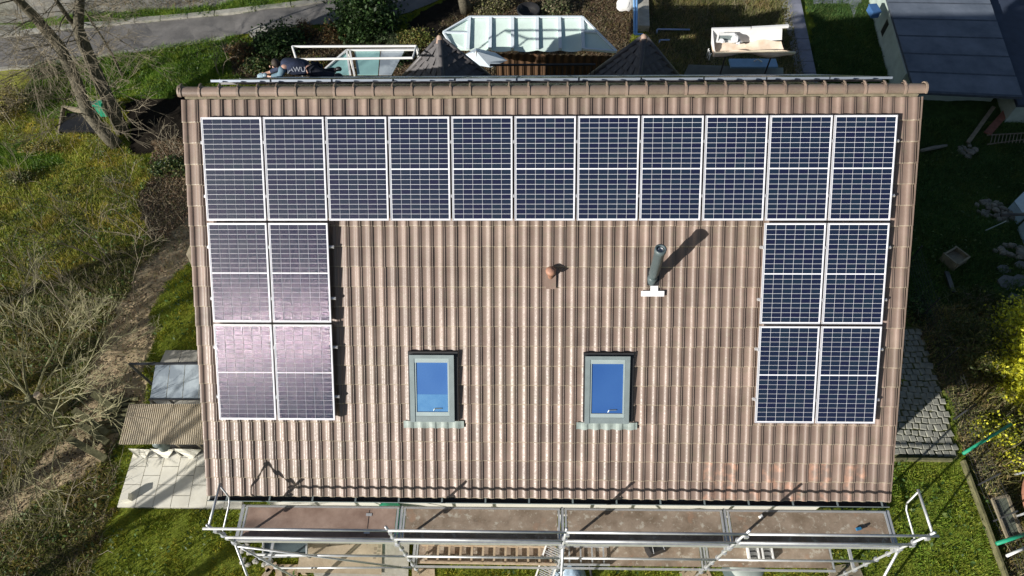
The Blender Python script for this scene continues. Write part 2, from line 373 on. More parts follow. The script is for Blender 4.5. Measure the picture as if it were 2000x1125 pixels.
def tile_material():
    M_ = bpy.data.materials.new('clay_roof_tile'); M_.use_nodes = True; n = M_.node_tree; L = n.links; b = n.nodes['Principled BSDF']
    at = n.nodes.new('ShaderNodeVertexColor'); at.layer_name = 'Col'; sp = n.nodes.new('ShaderNodeSeparateColor'); L.new(at.outputs[0], sp.inputs[0])
    ge = n.nodes.new('ShaderNodeNewGeometry')
    def noise(s, d=6):
        z = n.nodes.new('ShaderNodeTexNoise'); z.inputs['Scale'].default_value = s; z.inputs['Detail'].default_value = d; L.new(ge.outputs['Position'], z.inputs['Vector']); return z.outputs['Fac']
    def ramp(src, a, b_, ca, cb):
        r = n.nodes.new('ShaderNodeValToRGB'); r.color_ramp.elements[0].position = a; r.color_ramp.elements[1].position = b_
        r.color_ramp.elements[0].color = (*ca, 1); r.color_ramp.elements[1].color = (*cb, 1); L.new(src, r.inputs[0]); return r.outputs[0]
    def mix(f_, a, b_, mode='MIX'):
        m_ = n.nodes.new('ShaderNodeMix'); m_.data_type = 'RGBA'; m_.blend_type = mode
        if isinstance(f_, float): m_.inputs[0].default_value = f_
        else: L.new(f_, m_.inputs[0])
        for k, s in ((6, a), (7, b_)):
            if isinstance(s, tuple): m_.inputs[k].default_value = (*s, 1)
            else: L.new(s, m_.inputs[k])
        return m_.outputs[2]
    def math_(op, a, b_):
        m_ = n.nodes.new('ShaderNodeMath'); m_.operation = op
        for k, s in ((0, a), (1, b_)):
            if isinstance(s, float): m_.inputs[k].default_value = s
            else: L.new(s, m_.inputs[k])
        m_.use_clamp = True; return m_.outputs[0]
    base = ramp(noise(2.2, 12), .3, .7, (.188, .135, .111), (.250, .186, .156))
    tint = ramp(sp.outputs[0], 0, 1, (.78, .77, .76), (1.2, 1.17, 1.14))
    c = mix(1., base, tint, 'MULTIPLY')
    dirt = ramp(noise(9, 10), .54, .76, (0, 0, 0), (.55, .55, .55)); c = mix(dirt, c, (.19, .165, .115)); big_ = ramp(noise(.9, 8), .50, .70, (0, 0, 0), (.28, .28, .28)); c = mix(big_, c, (.215, .18, .128))
    speck = ramp(noise(45, 3), .74, .79, (0, 0, 0), (.5, .5, .5)); c = mix(speck, c, (.42, .38, .30))
    lich = math_('MULTIPLY', sp.outputs[1], ramp(noise(26, 5), .36, .6, (.25, .25, .25), (1, 1, 1))); c = mix(lich, c, (.40, .35, .26))
    st = math_('MULTIPLY', sp.outputs[2], ramp(noise(7, 8), .47, .66, (0, 0, 0), (.75, .75, .75))); c = mix(st, c, (.46, .26, .18))
    L.new(c, b.inputs['Base Color'])
    rr = ramp(noise(30, 6), .3, .7, (.36, .36, .36), (.52, .52, .52)); L.new(rr, b.inputs['Roughness'])
    b.inputs['Specular IOR Level'].default_value = .5
    bp = n.nodes.new('ShaderNodeBump'); bp.inputs['Strength'].default_value = .12; bp.inputs['Distance'].default_value = .01
    L.new(noise(60, 4), bp.inputs['Height']); L.new(bp.outputs[0], b.inputs['Normal'])
    return M_
M_tile = tile_material()
NC = 59; TW = (UR-UL-.09)/NC; TL = .354
PROF = [(0, .001), (.10, -.003), (.28, -.003), (.39, .000), (.46, .006), (.53, .015), (.60, .0215), (.68, .0245), (.835, .0245), (.85, .0165), (.87, .0165), (.885, .022), (.94, .016), (1.0, .001)]
def tile_arrays(vlen=TL+.03, lift=.030, w=None, lip=False):
    """one interlocking pan tile in roof axes: u right, v down slope, h out; returns verts, faces, (lichen)"""
    w = w or TW; V = []; Fc = []; E = []
    pr = list(PROF)
    if lip: pr = [(-.43, -.10), (-.43, .008), (-.40, .022), (-.30, .024), (-.10, .018), (-.03, .008)]+pr
    rows = [(0, 0., 0), (vlen-.022, 1., 0), (vlen-.005, 1., 1), (vlen, .93, 1)]
    n = len(pr)
    for v, k, e in rows:
        for u, h in pr: V.append((u*w, v, h+lift*k*(v/vlen)-(.004 if v == vlen else 0))); E.append(e)
    for u, h in pr: V.append((u*w, vlen, h+lift-.030)); E.append(.3)
    for r_ in range(len(rows)):
        for k in range(n-1): Fc.append((r_*n+k, (r_+1)*n+k, (r_+1)*n+k+1, r_*n+k+1))
    return np.array(V), Fc, np.array(E)
def addcol(me, c):
    a = me.color_attributes.new('Col', 'FLOAT_COLOR', 'POINT'); k = np.ones((len(me.vertices), 4), np.float32); k[:, :c.shape[1]] = c; a.data.foreach_set('color', k.ravel())
tv, tf, te = tile_arrays(); lv, lf, le = tile_arrays(lip=True)
def roofmap(V, u0, v0, frame=SR, hb=-.172):
    o = np.array(frame(u0, v0, hb)); ex = np.array(frame(u0+1, v0, hb))-o; ey = np.array(frame(u0, v0+1, hb))-o; ez = np.array(frame(u0, v0, hb+1))-o
    return o+V[:, :1]*ex+V[:, 1:2]*ey+V[:, 2:3]*ez
def tmesh(V, Fc, E, tint, stain, name='roof_tile'):
    me = bpy.data.meshes.new(name); me.from_pydata(V.tolist(), [], Fc); me.materials.append(M_tile); me.polygons.foreach_set('use_smooth', [True]*len(me.polygons))
    addcol(me, np.stack([np.full(len(V), tint), E, np.full(len(V), stain)], 1)); return me
zero = np.array(SR(0, 0, 0)); exyz = None
V0 = roofmap(tv, 0, 0)-np.array(SR(0, 0, -.172)); L0 = roofmap(lv, 0, 0)-np.array(SR(0, 0, -.172))
tilt_meshes = {}
for k in range(7):
    for st in (0, 1): tilt_meshes[(k, st, 0)] = tmesh(V0, tf, te, k/6, st)
    tilt_meshes[(k, 0, 1)] = tmesh(L0, lf, le, k/6, 0, 'verge_tile')
roof = part('roof', MB().prism([SR(UL+.06, VR, -.20), SR(UL+.06, VE-.12, -.20), SR(UR-.03, VE-.12, -.20), SR(UR-.03, VR, -.20)], (0, 0, -.16)).prism(
    [NR(UL+.06, 0.02, -.07), NR(UR-.03, 0.02, -.07), NR(UR-.03, VN-.1, -.07), NR(UL+.06, VN-.1, -.07)], (0, 0, -.16)), M_woodd, house)
def covered(u, v):   # under the panels of the south side
    if -.02 < u < 11.4 and .1 < v < 1.5: return True
    if (-.02 < u < 1.85 or 9.75 < u < 11.4) and .1 < v < 5.0: return True
    for a, b in ((3.40, 4.18), (6.53, 7.33)):
        if a-.02 < u+TW/2 < b+.05 and 4.15 < v+.1 < 5.25: return True
    return False
jobs = []
for r_ in range(-1, 20):
    for c_ in range(NC):
        u = UL+.09+c_*TW; v = .044+(r_-1)*TL
        if r_ == -1: continue
        jobs.append((covered(u, v), r_, c_, u, v))
# the 300 that show largest are nearest the camera: uncovered, upper courses first
vis = [j for j in jobs if not j[0]]; vis.sort(key=lambda j: (np.linalg.norm(np.array(SR(j[3], j[4], -.13))-np.array([0, 0, CH]))))
big = set((j[1], j[2]) for j in vis[:296]); mv, mf, mc = [], [], []; off = 0
rnd = random.Random(3)
SKY = ((3.40, 4.20), (6.50, 7.34)); VT, VB = 4.09, 5.42
for cov, r_, c_, u, v in jobs:
    lipf = 1 if c_ == 0 else 0; k = min(6, max(0, int(rnd.gauss(3, 1.5)+.5))); st = 1 if (r_ >= 18 and 43 <= c_ <= 56 and rnd.random() < .75) else 0
    if lipf: st = 0
    cut = False
    for a, b in SKY:
        if u > a+.03 and u+TW < b-.03 and v > VT+.05 and v+TL < VB-.12: cut = True
    if cut: continue
    du, dv, dh = rnd.uniform(-.0015, .0015), rnd.uniform(-.006, .006), rnd.uniform(-.0015, .0035)
    if (r_, c_) in big:
        o = link('verge_tile' if lipf else 'roof_tile', tilt_meshes[(k, st, lipf)], roof); o.location = SR(u+du, v+dv, -.172+dh)
    else:
        V, Fc, E = (lv, lf, le) if lipf else (tv, tf, te)
        mv.append(roofmap(V, u+du, v+dv, SR, -.172+dh)); mf.append(np.array(Fc)+off); off += len(V)
        mc.append(np.stack([np.full(len(V), k/6), E, np.full(len(V), float(st))], 1))
o = tri_mesh('roof_tiles', np.concatenate(mv), np.concatenate(mf), M_tile, None, roof); o['kind'] = 'stuff'; o.location = (0, 0, 0)
addcol(o.data, np.concatenate(mc))
# right verge: side lip pieces
mb = MB()
for r_ in range(20):
    v = .044+(r_-1)*TL
    a0, a1 = SR(UR-.005, v, -.135), SR(UR-.005, v+TL+.02, -.115)
    b0, b1 = SR(UR+.03, v, -.137), SR(UR+.022, v+TL+.02, -.118); d = Vector((0, 0, -.1))
    mb.add([a0, a1, b1, b0, b0+d, b1+d, a1+d*.3], [(0, 1, 2, 3), (3, 2, 5, 4), (1, 6, 5, 2)])
o = part('verge_lip', mb, M_tile, roof); addcol(o.data, np.tile([[.5, .1, 0]], (len(o.data.vertices), 1)))
# ridge tiles: half-round with a collar, 38 along the ridge
def ridge_mesh(L, collar=True):
    mb = MB(); n = 12; ring = []
    secs = [(0, .118, 0), (.045, .122, 0), (L-.05, .112, 0), (L, .112, 0)]
    if collar: secs = [(-.02, .108, 0), (-.018, .116, 0), (.022, .116, 0), (.027, .100, 0), (L, .094, 0)]
    for x, r_, _ in secs:
        for k in range(n+1):
            a = math.pi*k/n; mb.v.append((x, math.cos(a)*r_*1.02, math.sin(a)*r_*.92-.02))
    for i in range(len(secs)-1):
        for k in range(n): mb.f.append((i*(n+1)+k, i*(n+1)+k+1, (i+1)*(n+1)+k+1, (i+1)*(n+1)+k))
    if collar:      # the clip that holds the ridge tile
        mb.tube([(.004, -.02, .092), (.004, .06, .092), (.004, .105, .07)], .016, 6)
    return mb
NRD = 38; RL = (UR-UL-.05)/NRD
rmv = []
for k in range(5):
    me = ridge_mesh(RL+.02).mesh('ridge_tile', M_tile, False); addcol(me, np.tile([[k/4, .12, 0]], (len(me.vertices), 1))); rmv.append(me)
for k in range(NRD):
    o = link('ridge_tile', rmv[rnd.randrange(5)], roof); o.location = (OX+UL+.05+k*RL, RIDGE.y-.005, RIDGE.z+.035+rnd.uniform(-.002, .002))
cap = MB(); cx = OX+UR-.02
for sgn, X in ((1, OX+UR+.0), (-1, OX+UL+.04)):
    cap = MB(); n = 14
    for x, r_ in ((0, .10), (.0, .118), (.03*sgn, .118), (.04*sgn, .10), (.04*sgn, 0.)):
        for k in range(n+1):
            a = math.pi*k/n; cap.v.append((X+x, RIDGE.y+math.cos(a)*r_, RIDGE.z+.02+math.sin(a)*r_))
    for i in range(4):
        for k in range(n): cap.f.append((i*(n+1)+k, i*(n+1)+k+1, (i+1)*(n+1)+k+1, (i+1)*(n+1)+k))
    o = part('ridge_end_cap', cap, M_tile, roof); addcol(o.data, np.tile([[.6, .3, 0]], (len(o.data.vertices), 1)))
# north side tiles, one joined part (grazing view)
mv, mf, mc = [], [], []; off = 0
ncols = 59
for r_ in range(20):
    for c_ in range(ncols):
        V, Fc, E = (tv, tf, te); u = UL+.09+c_*TW
        P_ = V.copy(); P_[:, 0] = TW-P_[:, 0]
        mv.append(roofmap(P_, u, .02+r_*TL-.05, NR, -.028)); mf.append(np.array(Fc)[:, ::-1]+off); off += len(V)
        mc.append(np.stack([np.full(len(V), rnd.random()), E, np.zeros(len(V))], 1))
o = tri_mesh('rear_roof_tiles', np.concatenate(mv), np.concatenate(mf), M_tile, None, roof); o['kind'] = 'stuff'; o.location = (0, 0, 0)
addcol(o.data, np.concatenate(mc))
# gutter, fascia and snow-guard hooks at the eave
ge_ = SR(0, VE, -.16); gy_, gz_ = ge_.y-.035, ge_.z-.085
mb = MB(); n = 10
for x in (OX+UL+.0, OX+UR+.02):
    for r_ in (.075, .068):
        for k in range(n+1):
            a = math.pi+math.pi*k/n; mb.v.append((x, gy_+math.cos(a)*r_, gz_+math.sin(a)*r_))
N_ = n+1
for k in range(n):
    mb.f.append((k, k+1, 2*N_+k+1, 2*N_+k)); mb.f.append((N_+k+1, N_+k, 3*N_+k, 3*N_+k+1))
    mb.f.append((k+1, k, N_+k, N_+k+1)); mb.f.append((2*N_+k, 2*N_+k+1, 3*N_+k+1, 3*N_+k))
gut = part('gutter', mb, M_dark, house)
part('gutter_bead', MB().tube([(OX+UL, gy_-.075, gz_+.005), (OX+UR+.02, gy_-.075, gz_+.005)], .008, 6), M_grey, gut)
mb = MB()
for k in range(16): mb.box((OX+UL+.35+k*.8, gy_, gz_+.004), (.03, .15, .006))
part('gutter_bracket', mb, M_grey, gut)
part('fascia_board', MB().box((OX+(UL+UR)/2, gy_+.115, gz_-.03), (UR-UL-.1, .03, .2)), M_woodd, house)

# skylights
def blue_glass(name, c1, c2, rough=.06):
    M_ = mat(name, c1, rough, .1, .8, col2=c2, spec=.8, detail=2); return M_
def skylight(u0, u1, v0, v1, gl, label, blind=False):
    fr = MB(); h0, h1 = -.17, -.045; t = .085
    def bx(mb, a, b, c, d, lo, hi): mb.prism([SR(a, c, hi), SR(a, d, hi), SR(b, d, hi), SR(b, c, hi)], SR(0, 0, lo)-SR(0, 0, hi))
    bx(fr, u0, u0+t, v0+.06, v1, h0, h1); bx(fr, u1-t, u1, v0+.06, v1, h0, h1); bx(fr, u0, u1, v0, v0+.062, h0, h1+.012); bx(fr, u0+t, u1-t, v1-t-.02, v1-.002, h0, h1-.01)
    s_ = part('skylight', fr, M_grey, house, label=label)
    sa = MB(); bx(sa, u0+t+.004, u1-t-.004, v0+.066, v0+.14, -.15, h1-.008); bx(sa, u0+t+.004, u0+t+.03, v0+.142, v1-t-.10, -.15, h1-.014); bx(sa, u1-t-.03, u1-t-.004, v0+.142, v1-t-.10, -.15, h1-.014); bx(sa, u0+t+.004, u1-t-.004, v1-t-.098, v1-t-.024, -.15, h1-.012)
    part('sash', sa, mat('sash_metal', (.42, .50, .50), .35, .06, 4, metal=.3), s_)
    pn = MB(); bx(pn, u0+t+.031, u1-t-.031, v0+.145, v1-t-.10, -.095, -.072); part('pane', pn, gl, s_)
    if blind:
        bl_ = MB(); bx(bl_, u0+t+.035, u1-t-.035, v1-t-.42, v1-t-.105, -.071, -.0705)
        part('blind', bl_, mat('blind_behind_glass', (.07, .20, .43), .08, .15, 3, col2=(.12, .28, .50), spec=.8), s_)
    hd = MB(); um = (u0+u1)/2+.04; hd.bar(SR(um, v1-t-.16, -.06), SR(um+.13, v1-t-.165, -.06), .012, .012).bar(SR(um, v1-t-.16, -.06), SR(um-.02, v1-t-.12, -.07), .012, .012); part('handle', hd, M_grey, s_)
    ap = MB(); n = 40
    for k in range(n+1):          # lead apron dressed over the tile rolls
        u = u0-.14+(u1-u0+.30)*k/n; ph = ((u-(UL+.09))/TW) % 1
        hh = np.interp(ph, [p[0] for p in PROF], [p[1] for p in PROF])*.7
        ap.v += [tuple(SR(u, v1+.0, -.115+hh*.6)), tuple(SR(u, v1+.075, -.118+hh)), tuple(SR(u, v1+.135+.008*math.sin(u*31), -.122+hh))]
    for k in range(n):
        for j in range(2): ap.f.append((k*3+j, k*3+j+1, k*3+j+4, k*3+j+3))
    part('lead_apron', ap, mat('lead', (.28, .33, .31), .55, .2, 8), s_)
    sd = MB(); bx(sd, u0-.028, u0-.003, v0-.0, v1-.02, -.19, -.092); bx(sd, u1+.003, u1+.065, v0+.0, v1-.02, -.19, -.092); bx(sd, u0-.03, u1+.065, v0-.05, v0-.003, -.19, -.090)
    part('shadow_flashing', sd, M_blk, s_)  # black flashing, wider on the right to stand for the frame's shadow
    return s_
skylight(3.435, 4.225, 4.10, 5.33, blue_glass('left_skylight_glass', (.05, .135, .37), (.08, .19, .44)), 'roof window nearer the left panels, with a pale blind low behind its glass', True)
skylight(6.545, 7.33, 4.11, 5.34, blue_glass('right_skylight_glass', (.03, .095, .30), (.042, .12, .34)), 'roof window below the grey flue, plain deep blue glass')
# flue, vent
fb = SR(7.682, 2.78, -.13); fbv = Vector(fb)
fl = part('flue_pipe', MB().lathe([(.062, -.25), (.070, .20), (.085, .22), (.088, .86), (.097, .87), (.097, .95), (.066, .955), (.060, .80), (.0, .78)], 28, fbv), M_lead, house, True, 'tall blue grey metal flue standing on a white flashing')
part('inner_liner', MB().lathe([(.032, .70), (.040, .925), (.048, .925), (.045, .70)], 20, fbv), M_alu, fl, True)
part('storm_collar', MB().lathe([(.063, .12), (.085, .10), (.085, .06), (.075, .0), (.075, -.2)], 24, fbv), M_lead, fl, True)
part('base_plate', MB().prism([SR(7.60, 2.56, -.12), SR(7.60, 2.86, -.12), SR(7.81, 2.86, -.12), SR(7.81, 2.56, -.12)], SR(0, 0, -.03)-SR(0, 0, 0)), M_blk, fl)
ap = MB()
for ua, ub, va, vb in ((7.50, 7.90, 2.96, 3.055), (7.66, 7.79, 2.87, 2.958)): ap.prism([SR(ua, va, -.108), SR(ua, vb, -.108), SR(ub, vb, -.108), SR(ub, va, -.108)], SR(0, 0, -.015)-SR(0, 0, 0))
part('white_flashing', ap, mat('white_flashing', (.85, .86, .88), .25, .04, 5), fl)
vb_ = Vector(SR(5.925, 2.72, -.14))
vp = part('vent_pipe', MB().lathe([(.045, -.1), (.05, .14), (.085, .15), (.09, .20), (.06, .235), (0, .245)], 20, vb_), mat('vent_clay', (.36, .19, .13), .6, .15, 9), house, True, 'short round brown vent cap')
part('vent_base', MB().prism([SR(5.84, 2.66, -.118), SR(5.84, 2.93, -.112), SR(6.02, 2.93, -.112), SR(6.02, 2.66, -.118)], SR(0, 0, -.02)-SR(0, 0, 0)), M_tile, vp)
addcol(bpy.data.meshes[vp.children[0].data.name], np.tile([[.9, 0, 0]], (len(vp.children[0].data.vertices), 1)))
# small dormer of the west wall peeping out under the verge
mb = MB(); q = [SR(-.41, 2.0, -.35), SR(-.58, 2.35, -.35), SR(-.41, 2.75, -.35)]; mb.prism(q, (0, 0, -.12)); part('verge_bracket', mb, M_woodd, house)

# ------------------------------------------------------------------ solar panels
PW, PH, PGX, PGY = 1.027, 1.737, .033, .040
def cell_mat():
    M_ = bpy.data.materials.new('silicon_cell'); M_.use_nodes = True; n = M_.node_tree; L = n.links; b = n.nodes['Principled BSDF']
    tc = n.nodes.new('ShaderNodeTexCoord'); sx = n.nodes.new('ShaderNodeSeparateXYZ'); L.new(tc.outputs['Object'], sx.inputs[0])
    def mm(op, a, b_):
        m_ = n.nodes.new('ShaderNodeMath'); m_.operation = op
        for k, s in ((0, a), (1, b_)):
            if isinstance(s, (int, float)): m_.inputs[k].default_value = s
            else: L.new(s, m_.inputs[k])
        return m_.outputs[0]
    fr = mm('FRACT', mm('MULTIPLY', sx.outputs[0], 9/.1540), 0); ln = mm('LESS_THAN', mm('ABSOLUTE', mm('SUBTRACT', fr, .5), 0), .032)
    oi = n.nodes.new('ShaderNodeObjectInfo')
    r = n.nodes.new('ShaderNodeValToRGB'); r.color_ramp.elements[0].color = (.008, .011, .040, 1); r.color_ramp.elements[1].color = (.010, .022, .044, 1); L.new(oi.outputs['Random'], r.inputs[0])
    mx = n.nodes.new('ShaderNodeMix'); mx.data_type = 'RGBA'; L.new(ln, mx.inputs[0]); L.new(r.outputs[0], mx.inputs[6]); mx.inputs[7].default_value = (.24, .185, .225, 1); L.new(ln, b.inputs['Metallic'])
    L.new(mx.outputs[2], b.inputs['Base Color'])
    L.new(mm('SUBTRACT', .30, mm('MULTIPLY', ln, .11)), b.inputs['Roughness']); b.inputs['Specular IOR Level'].default_value = .4
    ge = n.nodes.new('ShaderNodeNewGeometry'); cx = n.nodes.new('ShaderNodeCombineXYZ')      # the wires are round: their normal fans out across the run
    tt_ = mm('MULTIPLY', mm('SUBTRACT', fr, .5), .34/.032); L.new(mm('MULTIPLY', tt_, ln), cx.inputs[0])
    va = n.nodes.new('ShaderNodeVectorMath'); va.operation = 'ADD'; L.new(ge.outputs['Normal'], va.inputs[0]); L.new(cx.outputs[0], va.inputs[1])
    vn = n.nodes.new('ShaderNodeVectorMath'); vn.operation = 'NORMALIZE'; L.new(va.outputs[0], vn.inputs[0]); L.new(vn.outputs[0], b.inputs['Normal'])
    b.inputs['Coat Weight'].default_value = .2; b.inputs['Coat Roughness'].default_value = .34
    return M_
M_cell = cell_mat(); M_back = mat('panel_backsheet', (.84, .85, .90), .45, .03, 3, spec=.5)
M_frame = mat('panel_frame', (.74, .74, .78), .35, .04, 5, metal=.35)
CW, CHh = .1540, .0772
def pframe(fr):            # shared meshes in roof axes at the origin
    o = Vector(fr(0, 0, 0)); ex = Vector(fr(1, 0, 0))-o; ey = Vector(fr(0, 1, 0))-o; ez = Vector(fr(0, 0, 1))-o
    return ex, ey, ez
def panel_meshes(fr, key, fm_=None):
    ex, ey, ez = pframe(fr); P_ = lambda u, v, h: ex*u+ey*v+ez*h
    f_ = MB(); t = .014
    def bx(mb, a, b, c, d, lo, hi): mb.prism([P_(a, c, hi), P_(a, d, hi), P_(b, d, hi), P_(b, c, hi)], P_(0, 0, lo-hi))
    bx(f_, 0, t, 0, PH, -.038, 0); bx(f_, PW-t, PW, 0, PH, -.038, 0); bx(f_, t, PW-t, 0, t, -.038, -.0002); bx(f_, t, PW-t, PH-t, PH, -.038, -.0002)
    bk = MB(); bx(bk, t, PW-t, t, PH-t, -.012, -.0065)
    ce = MB(); bx(ce, 0, CW, 0, CHh, -.004, 0)
    cl_ = MB(); bx(cl_, -.018, -.004, -.025, .025, -.03, .004)
    for mb in (f_, bk, ce, cl_):
        pass
    return f_.mesh('panel_frame', fm_ or M_frame), bk.mesh('backsheet', M_back), ce.mesh('solar_cell', M_cell), cl_.mesh('clamp', M_alu), P_
PMS, PMN = panel_meshes(SR, 's'), panel_meshes(NR, 'n', mat('rear_panel_frame', (.30, .34, .40), .4, .05, 5, metal=.4))
rows_words = {0: 'top', 1: 'middle', 2: 'bottom'}; ordw = ['first', 'second', 'third', 'fourth', 'fifth', 'sixth', 'seventh', 'eighth', 'ninth', 'tenth', 'last']
def solar_panel(fr, meshes, u, v, h, label, group, cells=True):
    fm, bm, cm, km, P_ = meshes
    t = thing('solar_panel', label, 'solar panel', fr(u, v, h), group)
    link('frame', fm, t); link('backsheet', bm, t)
    if cells:
        x0 = .018+.010; gw = (PW-2*x0+.0)/6; hh = (PH/2-.030-.008)/10
        for half in (0, 1):
            v00 = .030 if half == 0 else PH/2+.008
            for j in range(10):
                for i in range(6):
                    o = link('solar_cell', cm, t); o.location = P_(x0+i*gw+(gw-CW)/2, v00+j*hh+(hh-CHh)/2, -.0022)
    for f_ in (.24, .76): o = link('clamp', km, t); o.location = P_(0, PH*f_, 0)
    return t
for c_ in range(11):
    solar_panel(SR, PMS, c_*(PW+PGX), 0, 0, f'solar panel {ordw[c_]} from the left in the long row under the ridge' if c_ < 10 else 'solar panel at the right end of the long row under the ridge', 'solar panels on the front roof slope')
for r_ in (1, 2):
    for c_ in (0, 1, 9, 10):
        side = 'left' if c_ < 2 else 'right'; io = {0: 'left verge', 1: 'bare tiles', 9: 'bare tiles', 10: 'right verge'}[c_]
        solar_panel(SR, PMS, c_*(PW+PGX), r_*(PH+PGY), 0, f'{rows_words[r_]} row solar panel of the {side} block, on the {io} side', 'solar panels on the front roof slope')
rail = MB()
for r_ in range(3):
    spans = [(-.05, 11.70)] if r_ == 0 else [(-.05, 2.17), (9.49, 11.70)]
    for a, b in spans:
        for f_ in (.24, .76):
            v = r_*(PH+PGY)+PH*f_; rail.bar(SR(a, v, -.058), SR(b, v, -.058), .04, .036)
part('mounting_rail', rail, M_alu, roof)
# the panels of the rear slope, seen edge-on over the ridge
NU0 = .05
for c_ in range(11):
    for r_ in range(2):
        solar_panel(NR, PMN, NU0+c_*(PW+PGX), .26+r_*(PH+PGY), .205, (f'edge-on solar panel over the ridge, {ordw[c_]} from the left, upper row' if r_ == 0 else f'edge-on solar panel on the rear slope, {ordw[c_]} from the left, lower row'), 'solar panels on the rear roof slope', cells=(r_ == 0))
rail = MB()
for r_ in range(2):
    for f_ in (.24, .76): rail.bar(NR(.02, .26+r_*1.777+PH*f_, .145), NR(11.70, .26+r_*1.777+PH*f_, .145), .04, .04)
part('rear_mounting_rail', rail, M_alu, roof)

# hipped turret roofs of the rear bays
def turret(apex_px, Yap, rad, drop, rot, label):
    A = PY(*apex_px, Yap); zb = A.z-drop
    B2 = [Vector((A.x+rad*math.cos(rot+k*math.pi/2), A.y+rad*math.sin(rot+k*math.pi/2), zb)) for k in range(4)]
    t = part('turret_roof', MB().add([A]+B2, [(0, i+1, (i+1) % 4+1) for i in range(4)]+[(4, 3, 2, 1)]), M_slate, house, label=label)
    mb = MB(); w_ = MB()
    for i in range(4):
        P0, P1 = B2[i], B2[(i+1) % 4]; nrm = (P0-A).cross(P1-A).normalized()
        if nrm.z < 0: nrm = -nrm
        nrow = 8
        for r_ in range(nrow):
            f0, f1 = r_/nrow, (r_+1)/nrow
            l0, r0 = A.lerp(P0, f0), A.lerp(P1, f0); l1, r1 = A.lerp(P0, f1), A.lerp(P1, f1)
            nt_ = max(1, round((r1-l1).length/.22))
            for k in range(nt_):
                a = l0.lerp(r0, k/nt_); b = l0.lerp(r0, (k+1)/nt_); c_ = l1.lerp(r1, (k+.93)/nt_); d = l1.lerp(r1, (k+.03)/nt_)
                j = rnd.uniform(0, .008)
                mb.add([a+nrm*.012, b+nrm*.012, c_+nrm*(.085+j), d+nrm*(.055+j), c_+nrm*.003, d+nrm*.003], [(0, 3, 2, 1), (3, 5, 4, 2)])
        w_.tube([A.lerp(P0, .04)+Vector((0, 0, .04)), P0+Vector((0, 0, .04))], [.065, .075], 8)
    o = part('turret_tiles', mb, M_slate, t); o['kind'] = 'stuff'
    part('hip_tiles', w_, M_slate, t, True)
    part('finial', MB().lathe([(.15, -.16), (.11, -.03), (.07, .05), (.02, .09)], 10, A), M_finial, t, True)
    ctr = Vector((A.x, A.y, zb)); wv = MB(); wv.prism([p.lerp(ctr, .14)+Vector((0, 0, -.01)) for p in B2], (0, 0, -5.2)); part('turret_wall', wv, M_plaster, t)
M_finial = mat('clay_finial', (.33, .23, .18), .6, .15, 8)
turret((859, 74), 15.3, 1.45, 1.62, R(3), 'dark pyramid turret roof beside the white parasol, its left flank sunlit')
turret((1258, 72), 15.3, 1.45, 1.62, R(-7), 'dark pyramid turret roof just left of the sunlit white tray')

# ------------------------------------------------------------------ scaffold along the eave
def pipe(mb, a, b, r=.0242, n=8): return mb.tube([a, b], r, n)
SX = [-5.40+3.03*i for i in range(5)]; YO, YI = 2.70, 3.34; ZD, ZT = 2.98, 4.34; ZD2 = 1.02
scf = thing('scaffold', 'galvanised steel scaffold with plywood decks along the eave', 'scaffold')
nmz = part
for i, x in enumerate(SX):
    st = part('standard', pipe(MB(), (x, YO, .05), (x, YO, ZT)), M_galv, scf, True)
    mb = MB()
    for z in (.6, 1.1, 1.6, 2.1, 2.6, 3.1, 3.6): part('rosette', MB().lathe([(.026, -.012), (.05, -.006), (.05, .006), (.026, .012)], 10, (x, YO, z)), M_galv, st)
    for c_, s_ in (((x+.03, YO-.03, ZD+.48), (.06, .05, .09)), ((x+.03, YO-.03, ZD+1.02), (.06, .05, .09)), ((x-.03, YO, ZD-.06), (.09, .06, .10))): part('coupler', MB().box(c_, s_), M_galv, st)
    for k_ in range(0): pass
    part('standard', pipe(MB(), (x, YI+.04, .05), (x, YI+.04, ZD+.02)), M_galv, scf, True)
    for z in (ZD, ZD2): part('transom', MB().box((x, (YO+YI)/2, z+.005), (.055, YI-YO+.1, .05)), M_galv, scf)
    bp_ = MB()
    for y in (YO, YI+.04): bp_.box((x, y, .025), (.15, .15, .012)).tube([(x, y, .02), (x, y, .3)], .018, 6)
    part('base_plate', bp_, M_galv, scf)
def speckdeck(x0, x1, y0, y1, z, m_):
    mb = MB(); mb.box(((x0+x1)/2, (y0+y1)/2, z), (x1-x0-.10, y1-y0-.07, .024)); return mb
